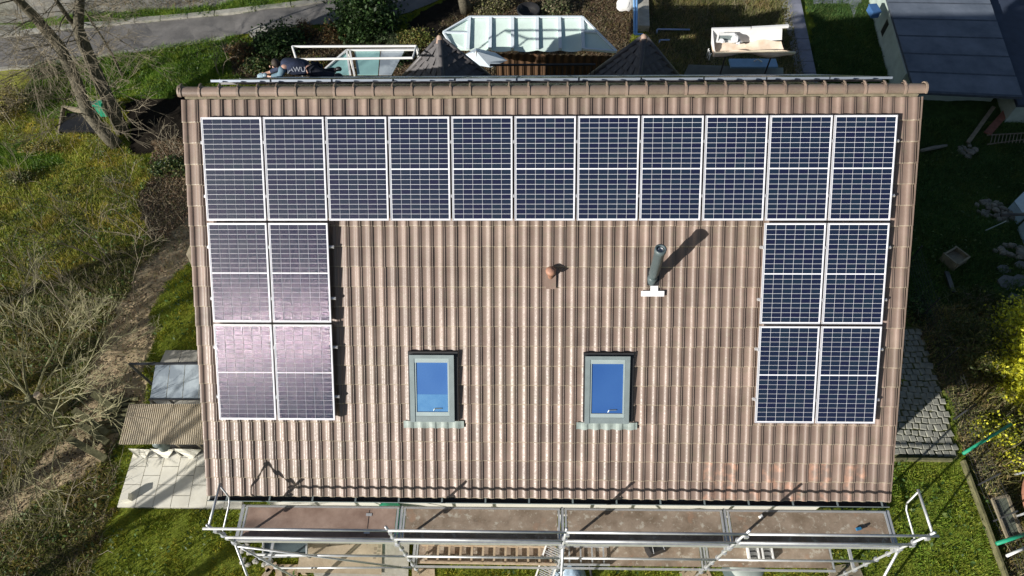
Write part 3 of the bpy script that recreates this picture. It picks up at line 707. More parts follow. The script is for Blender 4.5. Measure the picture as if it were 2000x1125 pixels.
for i in range(4):
    x0, x1 = SX[i]+.045, SX[i+1]-.045
    if i == 0: x0 += .02
    d = part('deck_board', speckdeck(x0, x1, YO+.07, YI+.03, ZD+.028, 0), M_deck if i in (0,) else M_decko, scf, label=['clean reddish plywood deck with a hatch joint', 'dirty plywood deck with mortar splashes left of the ladders', 'dusty brown plywood deck below the right skylight', 'plywood deck at the right end carrying a small blue tool'][i])
    fr = MB()
    for y in (YO+.085, YI+.015): fr.bar((x0, y, ZD+.024), (x1, y, ZD+.024), .03, .05)
    for x in (x0+.02, x1-.02): fr.bar((x, YO+.10, ZD+.024), (x, YI, ZD+.024), .035, .044)
    part('deck_frame', fr, M_alu, d)
    if i == 0:
        hx = x0+2.36; hj = MB().box((hx, (YO+YI)/2+.05, ZD+.043), (.008, YI-YO-.16, .002)); part('hatch_joint', hj, M_blk, d)
        for y in (YO+.2, YI-.12): part('hinge', MB().box((hx-.0, y, ZD+.0455), (.11, .05, .004)), M_alu, d)
    part('guard_rail', pipe(MB(), (SX[i]-(.12 if i == 0 else 0), YO-.028, ZD+1.22), (SX[i+1]+(.12 if i == 3 else .02), YO-.028, ZD+1.22)), M_galv, scf, True)
    part('guard_rail', pipe(MB(), (SX[i]+.02, YO-.028, ZD+.56), (SX[i+1]-.02, YO-.028, ZD+.56)), M_galv, scf, True)
    part('toe_board', MB().box(((x0+x1)/2, YO+.015, ZD+.10), (x1-x0, .03, .15)), M_alu if i == 0 else M_galv, scf)
    part('guard_rail', pipe(MB(), (SX[i]+.02, YO-.028, ZD2+1.02), (SX[i+1]-.02, YO-.028, ZD2+1.02)), M_galv, scf, True)
    part('ledger', pipe(MB(), (SX[i]+.02, YI+.04, ZD-.03), (SX[i+1]-.02, YI+.04, ZD-.03)), M_galv, scf, True)
    if i > 0:
        y1_ = YI+.03; x1b = x1-(.35 if i == 3 else 0)
        d = part('deck_board', speckdeck(x0, x1b, YO-.02, y1_, ZD2+.03, 0), M_decko, scf, label='lower plywood deck ' + ['', 'under the wooden ladder', 'with the black tool bag', 'with the stacked tile clamps'][i])
        fr = MB()
        for y in (YO-.04, y1_): fr.bar((x0, y, ZD2+.03), (x1b, y, ZD2+.03), .035, .06)
        for k in range(2): fr.bar((x0+.02+(x1b-x0-.04)*k, YO-.02, ZD2+.026), (x0+.02+(x1b-x0-.04)*k, y1_-.02, ZD2+.026), .035, .05)
        part('deck_frame', fr, M_galv, d)
# end guards: a U-shaped frame on either end
for x, s_ in ((SX[0], -1), (SX[4], 1)):
    part('end_guard', pipe(MB(), (x+.02*s_, YO, ZD+1.24), (x+.0*s_, YI+.10, ZD+1.24), .024), M_galv, scf, True)
    mb = MB().tube([(x-.02*s_, YO+.04, ZD+.72), (x-.02*s_, YI-.12, ZD+.72), (x-.02*s_, YI-.02, ZD+.80), (x, YI+.06, ZD+1.22)], .017, 7); part('end_guard', mb, M_galv, scf, True)
part('diagonal_brace', pipe(MB(), (SX[0], YO-.05, ZD-.05), (SX[1]-.05, YO-.05, .85), .021), M_galv, scf, True)
part('diagonal_brace', pipe(MB(), (SX[0]+.05, YO-.05, .75), (SX[1]-.05, YO-.05, 1.0), .021), M_galv, scf, True)
for x, y2 in ((SX[0], 1.35), (SX[2], 1.5), (SX[4], 1.5)):
    part('raking_shore', pipe(MB(), (x, YO-.04, ZD-.02), (x, y2, .05)), M_galv, scf, True)
part('diagonal_brace', pipe(MB(), (SX[0], YO-.03, ZD-.35), (SX[0]+.9, 2.3, .1), .02), M_galv, scf, True)
# sole boards under the feet
for i, x in enumerate(SX):
    b = solid('sole_board', MB().box((x+.08, YO+.02, .02), (.5, .26, .04), .12*i), M_woodl, f'short timber sole board under the {["leftmost", "second", "third", "fourth", "rightmost"][i]} outer scaffold foot', 'board', 'sole boards under the scaffold feet')
# ladders and clutter
def ladder(name, label, a, b, wd, n, m_, cat='ladder', rail_w=.03, rail_h=.07, rr=.016, up=Vector((0, 0, 1))):
    a = Vector(a); b = Vector(b); t = thing(name, label, cat, a); d = (b-a).normalized(); sd = d.cross(up).normalized()
    for s_ in (-1, 1): part('side_rail', MB().bar(a+sd*wd/2*s_, b+sd*wd/2*s_, rail_w, rail_h), m_, t)
    for k in range(n):
        p = a.lerp(b, (k+.5)/n); part('rung', MB().bar(p-sd*(wd/2-.012), p+sd*(wd/2-.012), rr*2, rr*1.3), m_, t)
    return t
ladder('timber_ladder', 'long pale timber ladder lying on the lower scaffold deck', (SX[1]+.16, YO+.20, ZD2+.12), (SX[2]-.05, YO+.18, ZD2+.12), .34, 12, M_woodl, rr=.022)
ladder('deck_ladder', 'grey ladder section lying right of the third scaffold standard', (SX[2]+.10, YO+.20, ZD2+.10), (SX[2]+1.05, YO+.20, ZD2+.10), .36, 4, M_galv)
la = PZ(1083, 1068, 1.35); lb = PZ(1050, 1165, .25)
t = thing('roof_ladder', 'pale aluminium roof ladder standing against the middle of the scaffold', 'ladder', la)
d = (lb-la).normalized(); sdv = d.cross(Vector((0, 0, 1))).normalized()
for s_ in (-1, 1): part('side_rail', MB().bar(la+sdv*.17*s_, lb+sdv*.17*s_, .035, .06), M_alu, t)
for k in range(26):
    p = la.lerp(lb, (k+.5)/26)+Vector((0, 0, rnd.uniform(-.02, .02))); part('rung', MB().bar(p-sdv*.155, p+sdv*(.155-rnd.uniform(0, .05)), .018, .022), M_alu if k % 4 else M_galv, t)
# black tool bag with white label
bc = PZ(1281, 1068, ZD2+.17)
t = thing('tool_bag', 'black tool bag with a white label on the lower deck', 'bag', bc)
ax = Matrix.Rotation(.35, 3, 'Z')
bb = MB(); q = [(-.20, -.14), (.20, -.14), (.22, 0), (.20, .14), (-.20, .14), (-.22, 0)]
bb.prism([bc+ax @ Vector((x*.82, y*.8, .13)) for x, y in q][::1], (0, 0, 0)); bb = MB()
top = [bc+ax @ Vector((x*.80, y*.75, .12)) for x, y in q]; bot = [bc+ax @ Vector((x, y, -.13)) for x, y in q]
bb.add(top+bot, [tuple(range(6)), tuple(range(11, 5, -1))]+[(i, i+6, (i+1) % 6+6, (i+1) % 6) for i in range(6)]); part('body', bb, M_blk, t)
lbm = MB().prism([bc+ax @ Vector((x, y, .124)) for x, y in ((-.13, .02), (.06, .02), (.06, .10), (-.13, .10))], (0, 0, -.003)); part('label', lbm, M_white, t)
lt = MB()
for k in range(4): lt.box(bc+ax @ Vector((-.10+k*.035, .06, .1262)), (.014, .05, .002), ax=ax)
part('label_print', lt, M_blk, t)
mb = MB()
for sx in (-1, 1): mb.tube([bc+ax @ Vector((sx*.12, -.12, .10)), bc+ax @ Vector((sx*.11, -.04, .15)), bc+ax @ Vector((sx*.09, .06, .13))], .008, 5)
part('strap', mb, M_alu, t)
# stacked clamps on the lower deck (right)
cw = ['left stack of dark metal clamps between pale boards', 'right stack of dark metal clamps between pale boards']
for j, px in enumerate((1470, 1497)):
    c0 = PZ(px, 1072, ZD2+.12); t = thing('clamp_stack', cw[j]+' on the lower deck', 'clamps', c0, 'clamp stacks on the lower deck')
    part('crate', MB().box(c0+Vector((-.10, 0, -.02)), (.03, .46, .12)).box(c0+Vector((.10, 0, -.02)), (.03, .46, .12)).box(c0+Vector((0, -.22, -.03)), (.18, .03, .09)).box(c0+Vector((0, 0, -.075)), (.18, .44, .012)), M_white, t)
    for k in range(4):
        mb = MB(); y = -.15+k*.10; mb.tube([c0+Vector((-.06, y, .0)), c0+Vector((-.03, y, .035)), c0+Vector((.03, y, .035)), c0+Vector((.06, y, .0))], .016, 6); part('clamp', mb, M_blk, t)
bd = solid('grey_bin_lid', MB().lathe([(.38, 0), (.37, .03), (.20, .09), (0, .10)], 28, PZ(1458, 1100, .75)), mat('bin_lid', (.27, .31, .29), .6, .1, 4), 'round grey green lid of a barrel below the lower deck', 'barrel lid', smooth=True)
part('barrel', MB().lathe([(.34, -.74), (.36, -.4), (.34, -.001)], 24, PZ(1458, 1100, .75)), M_lead, bd, True)
bt = PZ(1682, 1033, ZD+.06); t = thing('hand_tool', 'small blue and black hand tool at the right end of the deck', 'tool', bt)
part('grip', MB().bar(bt+Vector((-.09, -.01, 0)), bt+Vector((0, .01, 0)), .05, .04), M_blue, t); part('blade', MB().bar(bt+Vector((0, .01, .012)), bt+Vector((.12, .05, .012)), .03, .02), M_blk, t)
bt = PZ(1486, 1009, ZD+.06); solid('small_box', MB().box(bt, (.07, .05, .06), .5).box(bt+Vector((.0, 0, .034)), (.05, .03, .008), .5), M_white, 'tiny white and dark box on the deck by the shadow', 'box')
# blue waste sack
bc = PZ(1112, 1112, .35)
def sack(name, c, r, h, seed, m_):
    mb = MB(); rr = random.Random(seed); n = 22; rows = [(0, 1.0), (.25, 1.12), (.55, 1.05), (.8, .82), (1.0, .45), (1.06, .1)]
    for z, q in rows:
        for k in range(n):
            a = 2*math.pi*k/n; j = q*r*(1+.10*math.sin(a*3+seed)+.09*rr.uniform(-1, 1)); mb.v.append((c.x+math.cos(a)*j, c.y+math.sin(a)*j, c.z+(z-.5)*h+rr.uniform(-.02, .02)))
    for i in range(len(rows)-1):
        for k in range(n): mb.f.append((i*n+k, i*n+(k+1) % n, (i+1)*n+(k+1) % n, (i+1)*n+k))
    mb.f.append(tuple(5*n+k for k in range(n))); return mb
t = thing('waste_sack', 'crumpled pale blue plastic sack beside the roof ladder', 'sack', bc)
part('sack_body', sack('s', bc, .34, .6, 4, 0), mat('sack_plastic', (.30, .40, .50), .3, .45, 7, .5, 18, spec=.7), t, True)
mb = MB().tube([bc+Vector((.10, .30, .3)), bc+Vector((.30, .22, .36)), bc+Vector((.42, .02, .3)), bc+Vector((.46, -.2, .2))], .03, 7); part('black_hose', mb, M_blk, t, True)
# printed cardboard and sheet under the first bay
zc = .42
t = thing('covered_pallet', 'pallet covered with printed cardboard under the left scaffold bay', 'pallet', PZ(690, 1090, zc))
cq = [PZ(590, 1045, zc), PZ(580, 1118, zc), PZ(745, 1122, zc), PZ(747, 1045, zc)]
mb = MB(); n = 16
for i in range(n+1):
    for j in range(n+1):
        p = cq[0].lerp(cq[3], i/n).lerp(cq[1].lerp(cq[2], i/n), j/n); mb.v.append((p.x, p.y, zc+.03*(float(fbm(np.array(p.x*3), np.array(p.y*3), 9))-.5)))
for i in range(n):
    for j in range(n): mb.f.append((i*(n+1)+j, i*(n+1)+j+1, (i+1)*(n+1)+j+1, (i+1)*(n+1)+j))
part('cardboard_sheet', mb, M_card, t, True)
sq = [PZ(600, 1112, zc-.05), PZ(620, 1150, zc-.05), PZ(798, 1160, zc-.05), PZ(796, 1090, zc-.05), PZ(745, 1118, zc-.05)]
part('plastic_sheet', MB().prism([PZ(742, 1045, zc-.03), PZ(742, 1115, zc-.03), PZ(610, 1110, zc-.03), PZ(620, 1150, zc-.03), PZ(796, 1155, zc-.03), PZ(800, 1045, zc-.03)], (0, 0, -.02)), M_tarp, t)
pl = MB()
for k in range(5):
    a = cq[0].lerp(cq[1], (k+.3)/5.4); b = cq[3].lerp(cq[2], (k+.3)/5.4); pl.bar(a-Vector((0, 0, .12)), b-Vector((0, 0, .12)), .1, .03)
for k in range(3):
    a = cq[0].lerp(cq[3], k/2*.9+.05); b = cq[1].lerp(cq[2], k/2*.9+.05); pl.bar(a-Vector((0, 0, .25)), b-Vector((0, 0, .25)), .1, .2)
part('pallet_slats', pl, M_woodl, t)
M_ink = mat('faded_print', (.10, .08, .06), .9, .2, 5)
def text(body, p, size, ex, ey, m_, name, parent, ext=.0008):
    cu = bpy.data.curves.new('tmp', 'FONT'); cu.body = body; cu.size = size; cu.extrude = ext; cu.align_x = 'CENTER'; cu.align_y = 'CENTER'
    o = bpy.data.objects.new('tmp', cu); COL.objects.link(o); dg = bpy.context.evaluated_depsgraph_get(); me = bpy.data.meshes.new_from_object(o.evaluated_get(dg))
    bpy.data.objects.remove(o); ex = Vector(ex).normalized(); ey = Vector(ey); ey = (ey-ex*ey.dot(ex)).normalized(); ez = ex.cross(ey)
    M_ = Matrix((ex, ey, ez)).transposed().to_4x4(); M_.translation = Vector(p)-(parent.location if parent else Vector())
    me.transform(M_); me.materials.clear(); me.materials.append(m_); return link(name, me, parent)
text('H', PZ(644, 1062, zc+.035), .16, (.1, 1, 0), (-1, 0, 0), M_ink, 'print', t)
text('F', PZ(684, 1060, zc+.035), .14, (1, .1, 0), (0, 1, 0), M_ink, 'print', t)
text('T', PZ(717, 1060, zc+.035), .14, (1, .1, 0), (0, 1, 0), M_ink, 'print', t)
text('III II III', PZ(733, 1080, zc+.035), .10, (0, 1, 0), (-1, 0, 0), M_ink, 'print', t)
# grey trestle platform at the left below the deck, and rubble
t = thing('steel_trestle', 'blue grey steel trestle frame under the left bay', 'trestle', PZ(545, 1080, .6))
tq = [PZ(515, 1052, .6), PZ(515, 1088, .6), PZ(600, 1086, .6), PZ(600, 1052, .6)]
part('top', MB().prism(tq, (0, 0, -.03)), M_lead, t)
mb = MB()
for a, b in ((0, 1), (1, 2), (2, 3), (3, 0)): pipe(mb, tq[a]+Vector((0, 0, .03)), tq[b]+Vector((0, 0, .03)), .025)
for q in tq: pipe(mb, q, Vector((q.x, q.y, .02)), .025)
part('frame', mb, M_galv, t)
rb = thing('rubble_heap', 'small heap of pale broken plaster at the left scaffold foot', 'rubble', PZ(500, 1080, .05))
for k in range(26):
    p = PZ(rnd.uniform(470, 530), rnd.uniform(1058, 1105), .05); part('rubble_piece', MB().blob(p, rnd.uniform(.03, .07), k, 6, .6), M_conc, rb)
for k, (x, y, a) in enumerate(((530, 1108, .5), (545, 1120, 2.0), (520, 1122, 1.0))):
    solid('timber_offcut', MB().box(PZ(x, y, .05), (.26, .12, .04), a), M_woodl, ['pale timber offcut nearest the diagonal brace foot', 'pale timber offcut lowest on the lawn edge', 'pale timber offcut leaning over its neighbours'][k], 'offcut', 'timber offcuts')
solid('ground_plank', MB().box(PZ(1650, 1117, .03), (.7, .3, .05), .15), M_woodd, 'grey plank on the lawn under the right scaffold end', 'plank')
solid('cardboard_scrap', MB().box(PZ(1345, 1122, .03), (.35, .2, .03), .3).box(PZ(1352, 1120, .06), (.2, .1, .02), .8), M_card, 'brown scrap of cardboard on the lawn at the bottom edge', 'cardboard')
wbt = thing('water_barrel', 'dark green water barrel between wall and left deck', 'barrel', (-3.0, 3.72, 0))
part('barrel_body', MB().lathe([(.26, 0), (.31, .45), (.28, .95), (.29, 1.0)], 24, (-3.0, 3.72, 0)), M_green, wbt, True); part('lid', MB().lathe([(.30, 1.0), (.30, 1.03), (0, 1.05)], 24, (-3.0, 3.72, 0)), M_green, wbt, True)

# ------------------------------------------------------------------ left: woodshed, terrace, glass canopy
zr1 = 1.9
q = [PZ(252, 789, zr1+.12), PZ(406, 789, zr1+.12), PZ(400, 868, zr1-.06), PZ(232, 868, zr1-.06)]
q[1] = q[1]+(q[1]-q[0])*.25; q[2] = q[2]+(q[2]-q[3])*.25
sh = thing('woodshed', 'small shed with a beige corrugated roof beside the terrace', 'shed', (q[3].x, q[3].y, 0))
mb = MB(); n = 150
for i in range(n+1):
    f_ = i/n; w_ = .014*math.sin(i*math.pi/1.5); a = q[0].lerp(q[1], f_); b = q[3].lerp(q[2], f_); sag = .05*max(0, math.sin(f_*9-1.5))**2
    mb.v += [(a.x, a.y, a.z+w_), tuple(a.lerp(b, .5)+Vector((0, 0, w_))), (b.x, b.y+sag*.5, b.z+w_-sag)]
for i in range(n):
    for j in range(2): mb.f.append((i*3+j, i*3+j+1, i*3+j+4, i*3+j+3))
sr = part('corrugated_roof', mb, M_corr, sh)
mb = MB(); ins = .12; f4 = [p.lerp(sum(q, Vector())/4, ins) for p in q]; f4[2], f4[3] = f4[2].lerp(f4[1], .42), f4[3].lerp(f4[0], .42)
for a, b in ((0, 3), (0, 1), (1, 2)):
    mb.prism([f4[a], f4[b], f4[b]+Vector((.04, .03, 0)), f4[a]+Vector((.04, .03, 0))], (0, 0, -1.85))
part('wall', mb, M_woodd, sh)
fw = MB().prism([p.lerp(sum(f4, Vector())/4, .12)+Vector((0, 0, -.30)) for p in f4], (0, 0, -1.5)); part('shade_infill', fw, M_blk, sh)  # black block added to stand for the shade in the open shed
mb = MB()
for k in range(5):
    p = f4[3].lerp(f4[2], k/4); pipe(mb, (p.x, p.y+.05, 0), (p.x, p.y+.05, 1.75), .04)
part('post', mb, M_woodd, sh)
solid('garden_ornament', MB().lathe([(.0, 0), (.12, .02), (.09, .2), (.13, .34), (.05, .42), (.0, .44)], 14, PZ(322, 874, 1.2)).blob(PZ(322, 872, 1.15), .12, 3, 8), M_grey, 'dark grey pot under the shed roof edge', 'pot', smooth=True)
for k, (x0, x1) in enumerate(((250, 292), (292, 338), (336, 392))):
    a, b, c = PZ(x0, 876, .55), PZ(x1, 878, .55), PZ((x0+x1)/2+10, 897, .05); a2, b2 = PZ(x0+14, 886, .05), PZ(x1-4, 886, .05)
    mb = MB(); mb.prism([a, b, c], (0, 0, -.03)); mb.prism([a, PZ(x0+20, 895, .05), a2], (.02, .01, -.02))
    solid('folding_board', mb, M_slab, ['leftmost white folding board in front of the shed', 'middle white folding board in front of the shed', 'white folding board beside the house verge'][k], 'board', 'white folding boards before the shed')
ter = thing('terrace', None, None); ter['kind'] = 'structure'
zt = .10
A_, B_, C_, D_ = PZ(262, 878, zt), PZ(420, 878, zt), PZ(402, 992, zt), PZ(228, 990, zt)
B_ = B_+(B_-A_)*.4; C_ = C_+(C_-D_)*.4
ug = [0, .155, .235, .42, .60, .76, .9, 1]; 
part('bedding', MB().prism([A_, D_, C_, B_], (0, 0, -.14)), M_conc, ter); ter.children[0].location.z -= .012
nu = 7
for i in range(nu):
    vs_ = [0, .30, .62, 1.0] if i % 2 == 0 else [0, .14, .46, .80, 1.0]
    for j in range(len(vs_)-1):
        g_ = .006
        c4 = [A_.lerp(B_, (i+a_)/nu).lerp(D_.lerp(C_, (i+a_)/nu), v_) for a_, v_ in ((g_*3, vs_[j]+g_), (g_*3, vs_[j+1]-g_), (1-g_*3, vs_[j+1]-g_), (1-g_*3, vs_[j]+g_))]
        part('paving_slab', MB().prism([p+Vector((0, 0, rnd.uniform(0, .004))) for p in c4], (0, 0, -.05)), M_slab, ter)
solid('cream_block', MB().box(PZ(247, 972, zt+.10), (.17, .15, .2), .2), M_slab, 'small cream block on the outer terrace corner', 'block')
# glass canopy over the side entrance
zc2 = 2.35
cn = thing('glass_canopy', 'blue grey glass canopy with a dark rail left of the verge', 'canopy', PZ(300, 780, 0))
q = [PZ(303, 712, zc2), PZ(420, 712, zc2), PZ(420, 780, zc2-.15), PZ(292, 780, zc2-.15)]
for k in range(4):
    a, b = k/4+.006, (k+1)/4-.006
    part('glass_pane', MB().prism([q[0].lerp(q[1], a), q[3].lerp(q[2], a), q[3].lerp(q[2], b), q[0].lerp(q[1], b)], (0, 0, -.012)), M_glassb, cn)
mb = MB(); mb.bar(PZ(253, 711, zc2+.02), q[1]+Vector((0, .02, .03)), .045, .05); mb.bar(q[3], q[2], .03, .04); part('dark_rail', mb, M_dark, cn)
mb = MB(); pipe(mb, PZ(253, 711, zc2), (PZ(253, 711, zc2).x, PZ(253, 711, zc2).y, 0), .03); pipe(mb, q[3], (q[3].x, q[3].y, 0), .03); part('post', mb, M_dark, cn)
q = [PZ(323, 684, .12), PZ(420, 684, .12), PZ(420, 712, .12), PZ(310, 712, .12)]
ls = thing('landing', None, None); ls['kind'] = 'structure'
for k in range(3): part('concrete_slab', MB().prism([q[0].lerp(q[1], k/3+.006), q[3].lerp(q[2], k/3+.006), q[3].lerp(q[2], (k+1)/3-.006), q[0].lerp(q[1], (k+1)/3-.006)], (0, 0, -.12)), M_conc, ls)
q = [PZ(310, 715, .10), PZ(420, 715, .10), PZ(420, 800, .10), PZ(290, 800, .10)]
for j in range(5):
    for k in range(4):
        c4 = [q[0].lerp(q[1], (k+a)/4).lerp(q[3].lerp(q[2], (k+a)/4), (j+b)/5) for a, b in ((.01, .01), (.01, .99), (.99, .99), (.99, .01))]
        part('concrete_slab', MB().prism(c4, (0, 0, -.1)), M_conc, ls)
# mossy beams of the old steps beside the track
for k, (a, b) in enumerate((((160, 812), (216, 850)), ((172, 838), (215, 868)), ((196, 780), (232, 806)), ((150, 866), (212, 900)))):
    p0, p1 = G(*a, .35), G(*b, .10); mb = MB().bar(p0, p1, .16, .14); mb.bar(p0.lerp(p1, .1)-Vector((0, 0, .2)), p0.lerp(p1, .12)-Vector((.04, 0, .4)), .1, .1)
    solid('mossy_beam', mb, M_mossw, ['longest mossy beam lying over the track steps', 'mossy beam just below the longest one', 'mossy beam nearest the shed roof corner', 'mossy beam lowest down the slope'][k], 'beam', 'mossy timber beams')
tk = thing('dirt_track_steps', None, None); tk['kind'] = 'structure'
for k in range(7):
    f_ = k/6; a = G(188+34*f_, 838-64*f_, .03); b = G(206+36*f_, 852-62*f_, .03); part('step_log', MB().tube([a-Vector((0, .15, .0)), b+Vector((.35, .15, 0))], .055, 7), M_mossw, tk)

# concrete planter hollow with a green bin, tyre
ph_ = thing('compost_bay', 'sunken concrete edged bay left of the twin tree trunks', 'compost bay', G(150, 250))
pts = [G(133, 222, .3), G(180, 230, .3), G(193, 262, .05), G(118, 264, .05)]
part('edge_wall', MB().bar(pts[0], pts[1], .08, .2).bar(pts[0], pts[3], .06, .2), M_woodd, ph_); part('soil_floor', MB().prism([G(137, 228, .20), G(120, 262, .20), G(190, 262, .20), G(178, 232, .20)], (0, 0, -.2)), M_soil if False else M_blk, ph_)
solid('green_bin', MB().prism([G(197, 216, .5), G(198, 230, .5), G(211, 230, .5), G(213, 216, .5)], (0, 0, -.45)).box(G(205, 222, .53), (.34, .3, .04)), M_green, 'bright green bin between the two tree trunks', 'bin')
tyc = G(188, 224, .35); ty = MB(); n = 16
for i in range(20):
    a = 2*math.pi*i/20
    for j in range(8):
        b_ = 2*math.pi*j/8; rr_ = .24+.07*math.cos(b_); ty.v.append((tyc.x+rr_*math.cos(a)*.8, tyc.y+.07*math.sin(b_)+rr_*math.cos(a)*.3, tyc.z+rr_*math.sin(a)))
for i in range(20):
    for j in range(8): ty.f.append((i*8+j, i*8+(j+1) % 8, ((i+1) % 20)*8+(j+1) % 8, ((i+1) % 20)*8+j))
solid('old_tyre', ty, M_grey, 'old worn tyre leaning at the left tree trunk', 'tyre', smooth=True)

# ------------------------------------------------------------------ right: cobbled path, fence, stones, garden things
cob = thing('cobbled_path', None, None); cob['kind'] = 'structure'
poly = [PZ(1690, 632, 0), PZ(1790, 640, 0), PZ(1832, 745, 0), PZ(1872, 897, 0), PZ(1690, 897, 0)]
pp2 = [(p.x, p.y) for p in poly]
part('path_bed', MB().prism([Vector((p.x, p.y, .02)) for p in poly][::-1], (0, 0, -.1)), M_moss, cob)
cm_ = []
for k in range(8):
    mb = MB(); rr = random.Random(k); n_ = 4
    q = [Vector((sx*(.078+rr.uniform(-.012, .006)), sy*(.078+rr.uniform(-.012, .006)), 0)) for sx, sy in ((-1, -1), (1, -1), (1, 1), (-1, 1))]
    tp = [p*.80+Vector((0, 0, .030)) for p in q]; tq_ = [p*.97+Vector((0, 0, .016)) for p in q]; bt_ = [p-Vector((0, 0, .03)) for p in q]
    mb.add(tp+tq_+bt_, [(0, 1, 2, 3)]+[(i+4, (i+1) % 4+4, (i+1) % 4, i) for i in range(4)]+[(i+8, (i+1) % 4+8, (i+1) % 4+4, i+4) for i in range(4)])
    cm_.append(mb.mesh('cobblestone', M_cob))
cob_n = 0; yy = min(p[1] for p in pp2); rown = 0
cand = []
while yy < max(p[1] for p in pp2):
    xx = min(p[0] for p in pp2)+(rown % 2)*.08
    while xx < max(p[0] for p in pp2):
        if inpoly(np.array([xx]), np.array([yy]), pp2)[0]: cand.append((xx+rnd.uniform(-.012, .012), yy+rnd.uniform(-.012, .012)+.03*math.sin(xx*3)))
        xx += .168
    yy += .165; rown += 1
cand.sort(key=lambda p: -p[0])
for k, (x, y) in enumerate(cand[:300]):
    o = link('cobblestone', cm_[rnd.randrange(8)], cob); o.location = (x, y, .022+rnd.uniform(-.006, .008)); o.rotation_euler.z = rnd.uniform(-.22, .22)+rnd.randrange(4)*math.pi/2; s_ = rnd.uniform(.88, 1.10); o.scale = (s_, s_*rnd.uniform(.85, 1.1), 1)
if len(cand) > 300:
    mb = MB()
    for x, y in cand[300:]: mb.box((x, y, .02), (.15, .15, .06), rnd.uniform(-.15, .15))
    o = part('cobblestones', mb, M_cob, cob); o['kind'] = 'stuff'
# edging boards and sleepers
ed = thing('timber_edging', 'pale timber edging board between lawn and undergrowth', 'edging', G(1880, 900))
el = [(1876, 903), (1895, 955), (1912, 1000), (1930, 1050), (1952, 1110), (1975, 1170)]
for a, b in zip(el[:-1], el[1:]): part('edging_board', MB().bar(G(*a, .10), G(*b, .10), .055, .16), M_mossw, ed)
e2 = [(1744, 900), (1800, 900), (1855, 901)]
for a, b in zip(e2[:-1], e2[1:]): part('edging_board', MB().bar(G(*a, .07), G(*b, .07), .06, .12), M_mossw, ed)
# wire mesh fence with dark top line
fe = thing('wire_fence', 'dark wire mesh garden fence running down the right side', 'fence', G(1800, 640))
fl_ = [(1768, 520), (1798, 620), (1830, 715), (1862, 820), (1882, 885), (1905, 950), (1935, 1020), (1965, 1085), (2000, 1170)]
wz = 1.0; fp = []
for a in fl_: p = G(*a); fp.append(p)
for i, p in enumerate(fp): part('fence_post', MB().tube([p, p+Vector((0, 0, wz))], .02, 6), M_dark, fe)
mb = MB()
for i in range(len(fp)-1):
    a, b = fp[i], fp[i+1]; L_ = (b-a).length; nn = int(L_/.10)
    for k in range(nn): p = a.lerp(b, k/nn); mb.tube([p, p+Vector((0, 0, wz))], .0028, 3, False)
    for z in np.arange(.05, wz+.01, .12): mb.tube([a+Vector((0, 0, z)), b+Vector((0, 0, z))], .0035, 3, False)
o = part('wire_mesh', mb, M_dark, fe); o['kind'] = 'stuff'
# green poles
def pole(name, a, b, za, zb, r, m_, label, cat='pole', group=None): return solid(name, MB().tube([PZ(*a, za), PZ(*b, zb)], r, 8), m_, label, cat, group, True)
pole('green_pole', (1881, 886), (1975, 828), .9, .9, .035, M_green, 'green plastic pole lying from the fence to the yellow bush', 'pole', 'green plastic poles')
pole('green_pole', (1946, 1062), (2012, 1040), .7, .7, .04, M_green, 'green plastic pole beside the blue trampoline', 'pole', 'green plastic poles')
pole('white_pole', (1966, 1086), (2010, 1066), .6, .6, .03, M_white, 'white bar at the bottom right corner', 'pole')
cf = thing('cold_frame', 'old grey cold frame half hidden in scrub left of the trampoline', 'cold frame', PZ(1960, 1010, .3))
q = [PZ(1938, 975, .35), PZ(1968, 968, .35), PZ(1995, 1045, .35), PZ(1968, 1052, .35)]
mb = MB()
for a, b in ((0, 1), (1, 2), (2, 3), (3, 0)): mb.bar(q[a], q[b], .05, .05)
part('frame', mb, M_woodd, cf); part('mesh_cover', MB().prism([p-Vector((0, 0, .04)) for p in q], (0, 0, -.01)), mat('moss_glass', (.12, .14, .11), .5, .3, 5), cf)
# trampoline
tc_ = PZ(2112, 1000, .75)
tr_ = thing('trampoline', 'blue trampoline with a faded orange edge pad at the right edge', 'trampoline', tc_)
part('jumping_mat', MB().lathe([(1.02, 0.02), (.8, -.02), (0, -.03)], 36, tc_), M_blue, tr_, True)
part('edge_pad', MB().lathe([(1.02, 0), (1.04, .05), (1.18, .05), (1.20, 0), (1.18, -.03), (1.04, -.03)], 36, tc_), M_orange, tr_, True)
for k in range(6):
    a = k*math.pi/3; part('leg', MB().tube([tc_+Vector((math.cos(a)*1.1, math.sin(a)*1.1, -.02)), (tc_.x+math.cos(a)*1.2, tc_.y+math.sin(a)*1.2, .02)], .025, 6), M_galv, tr_)
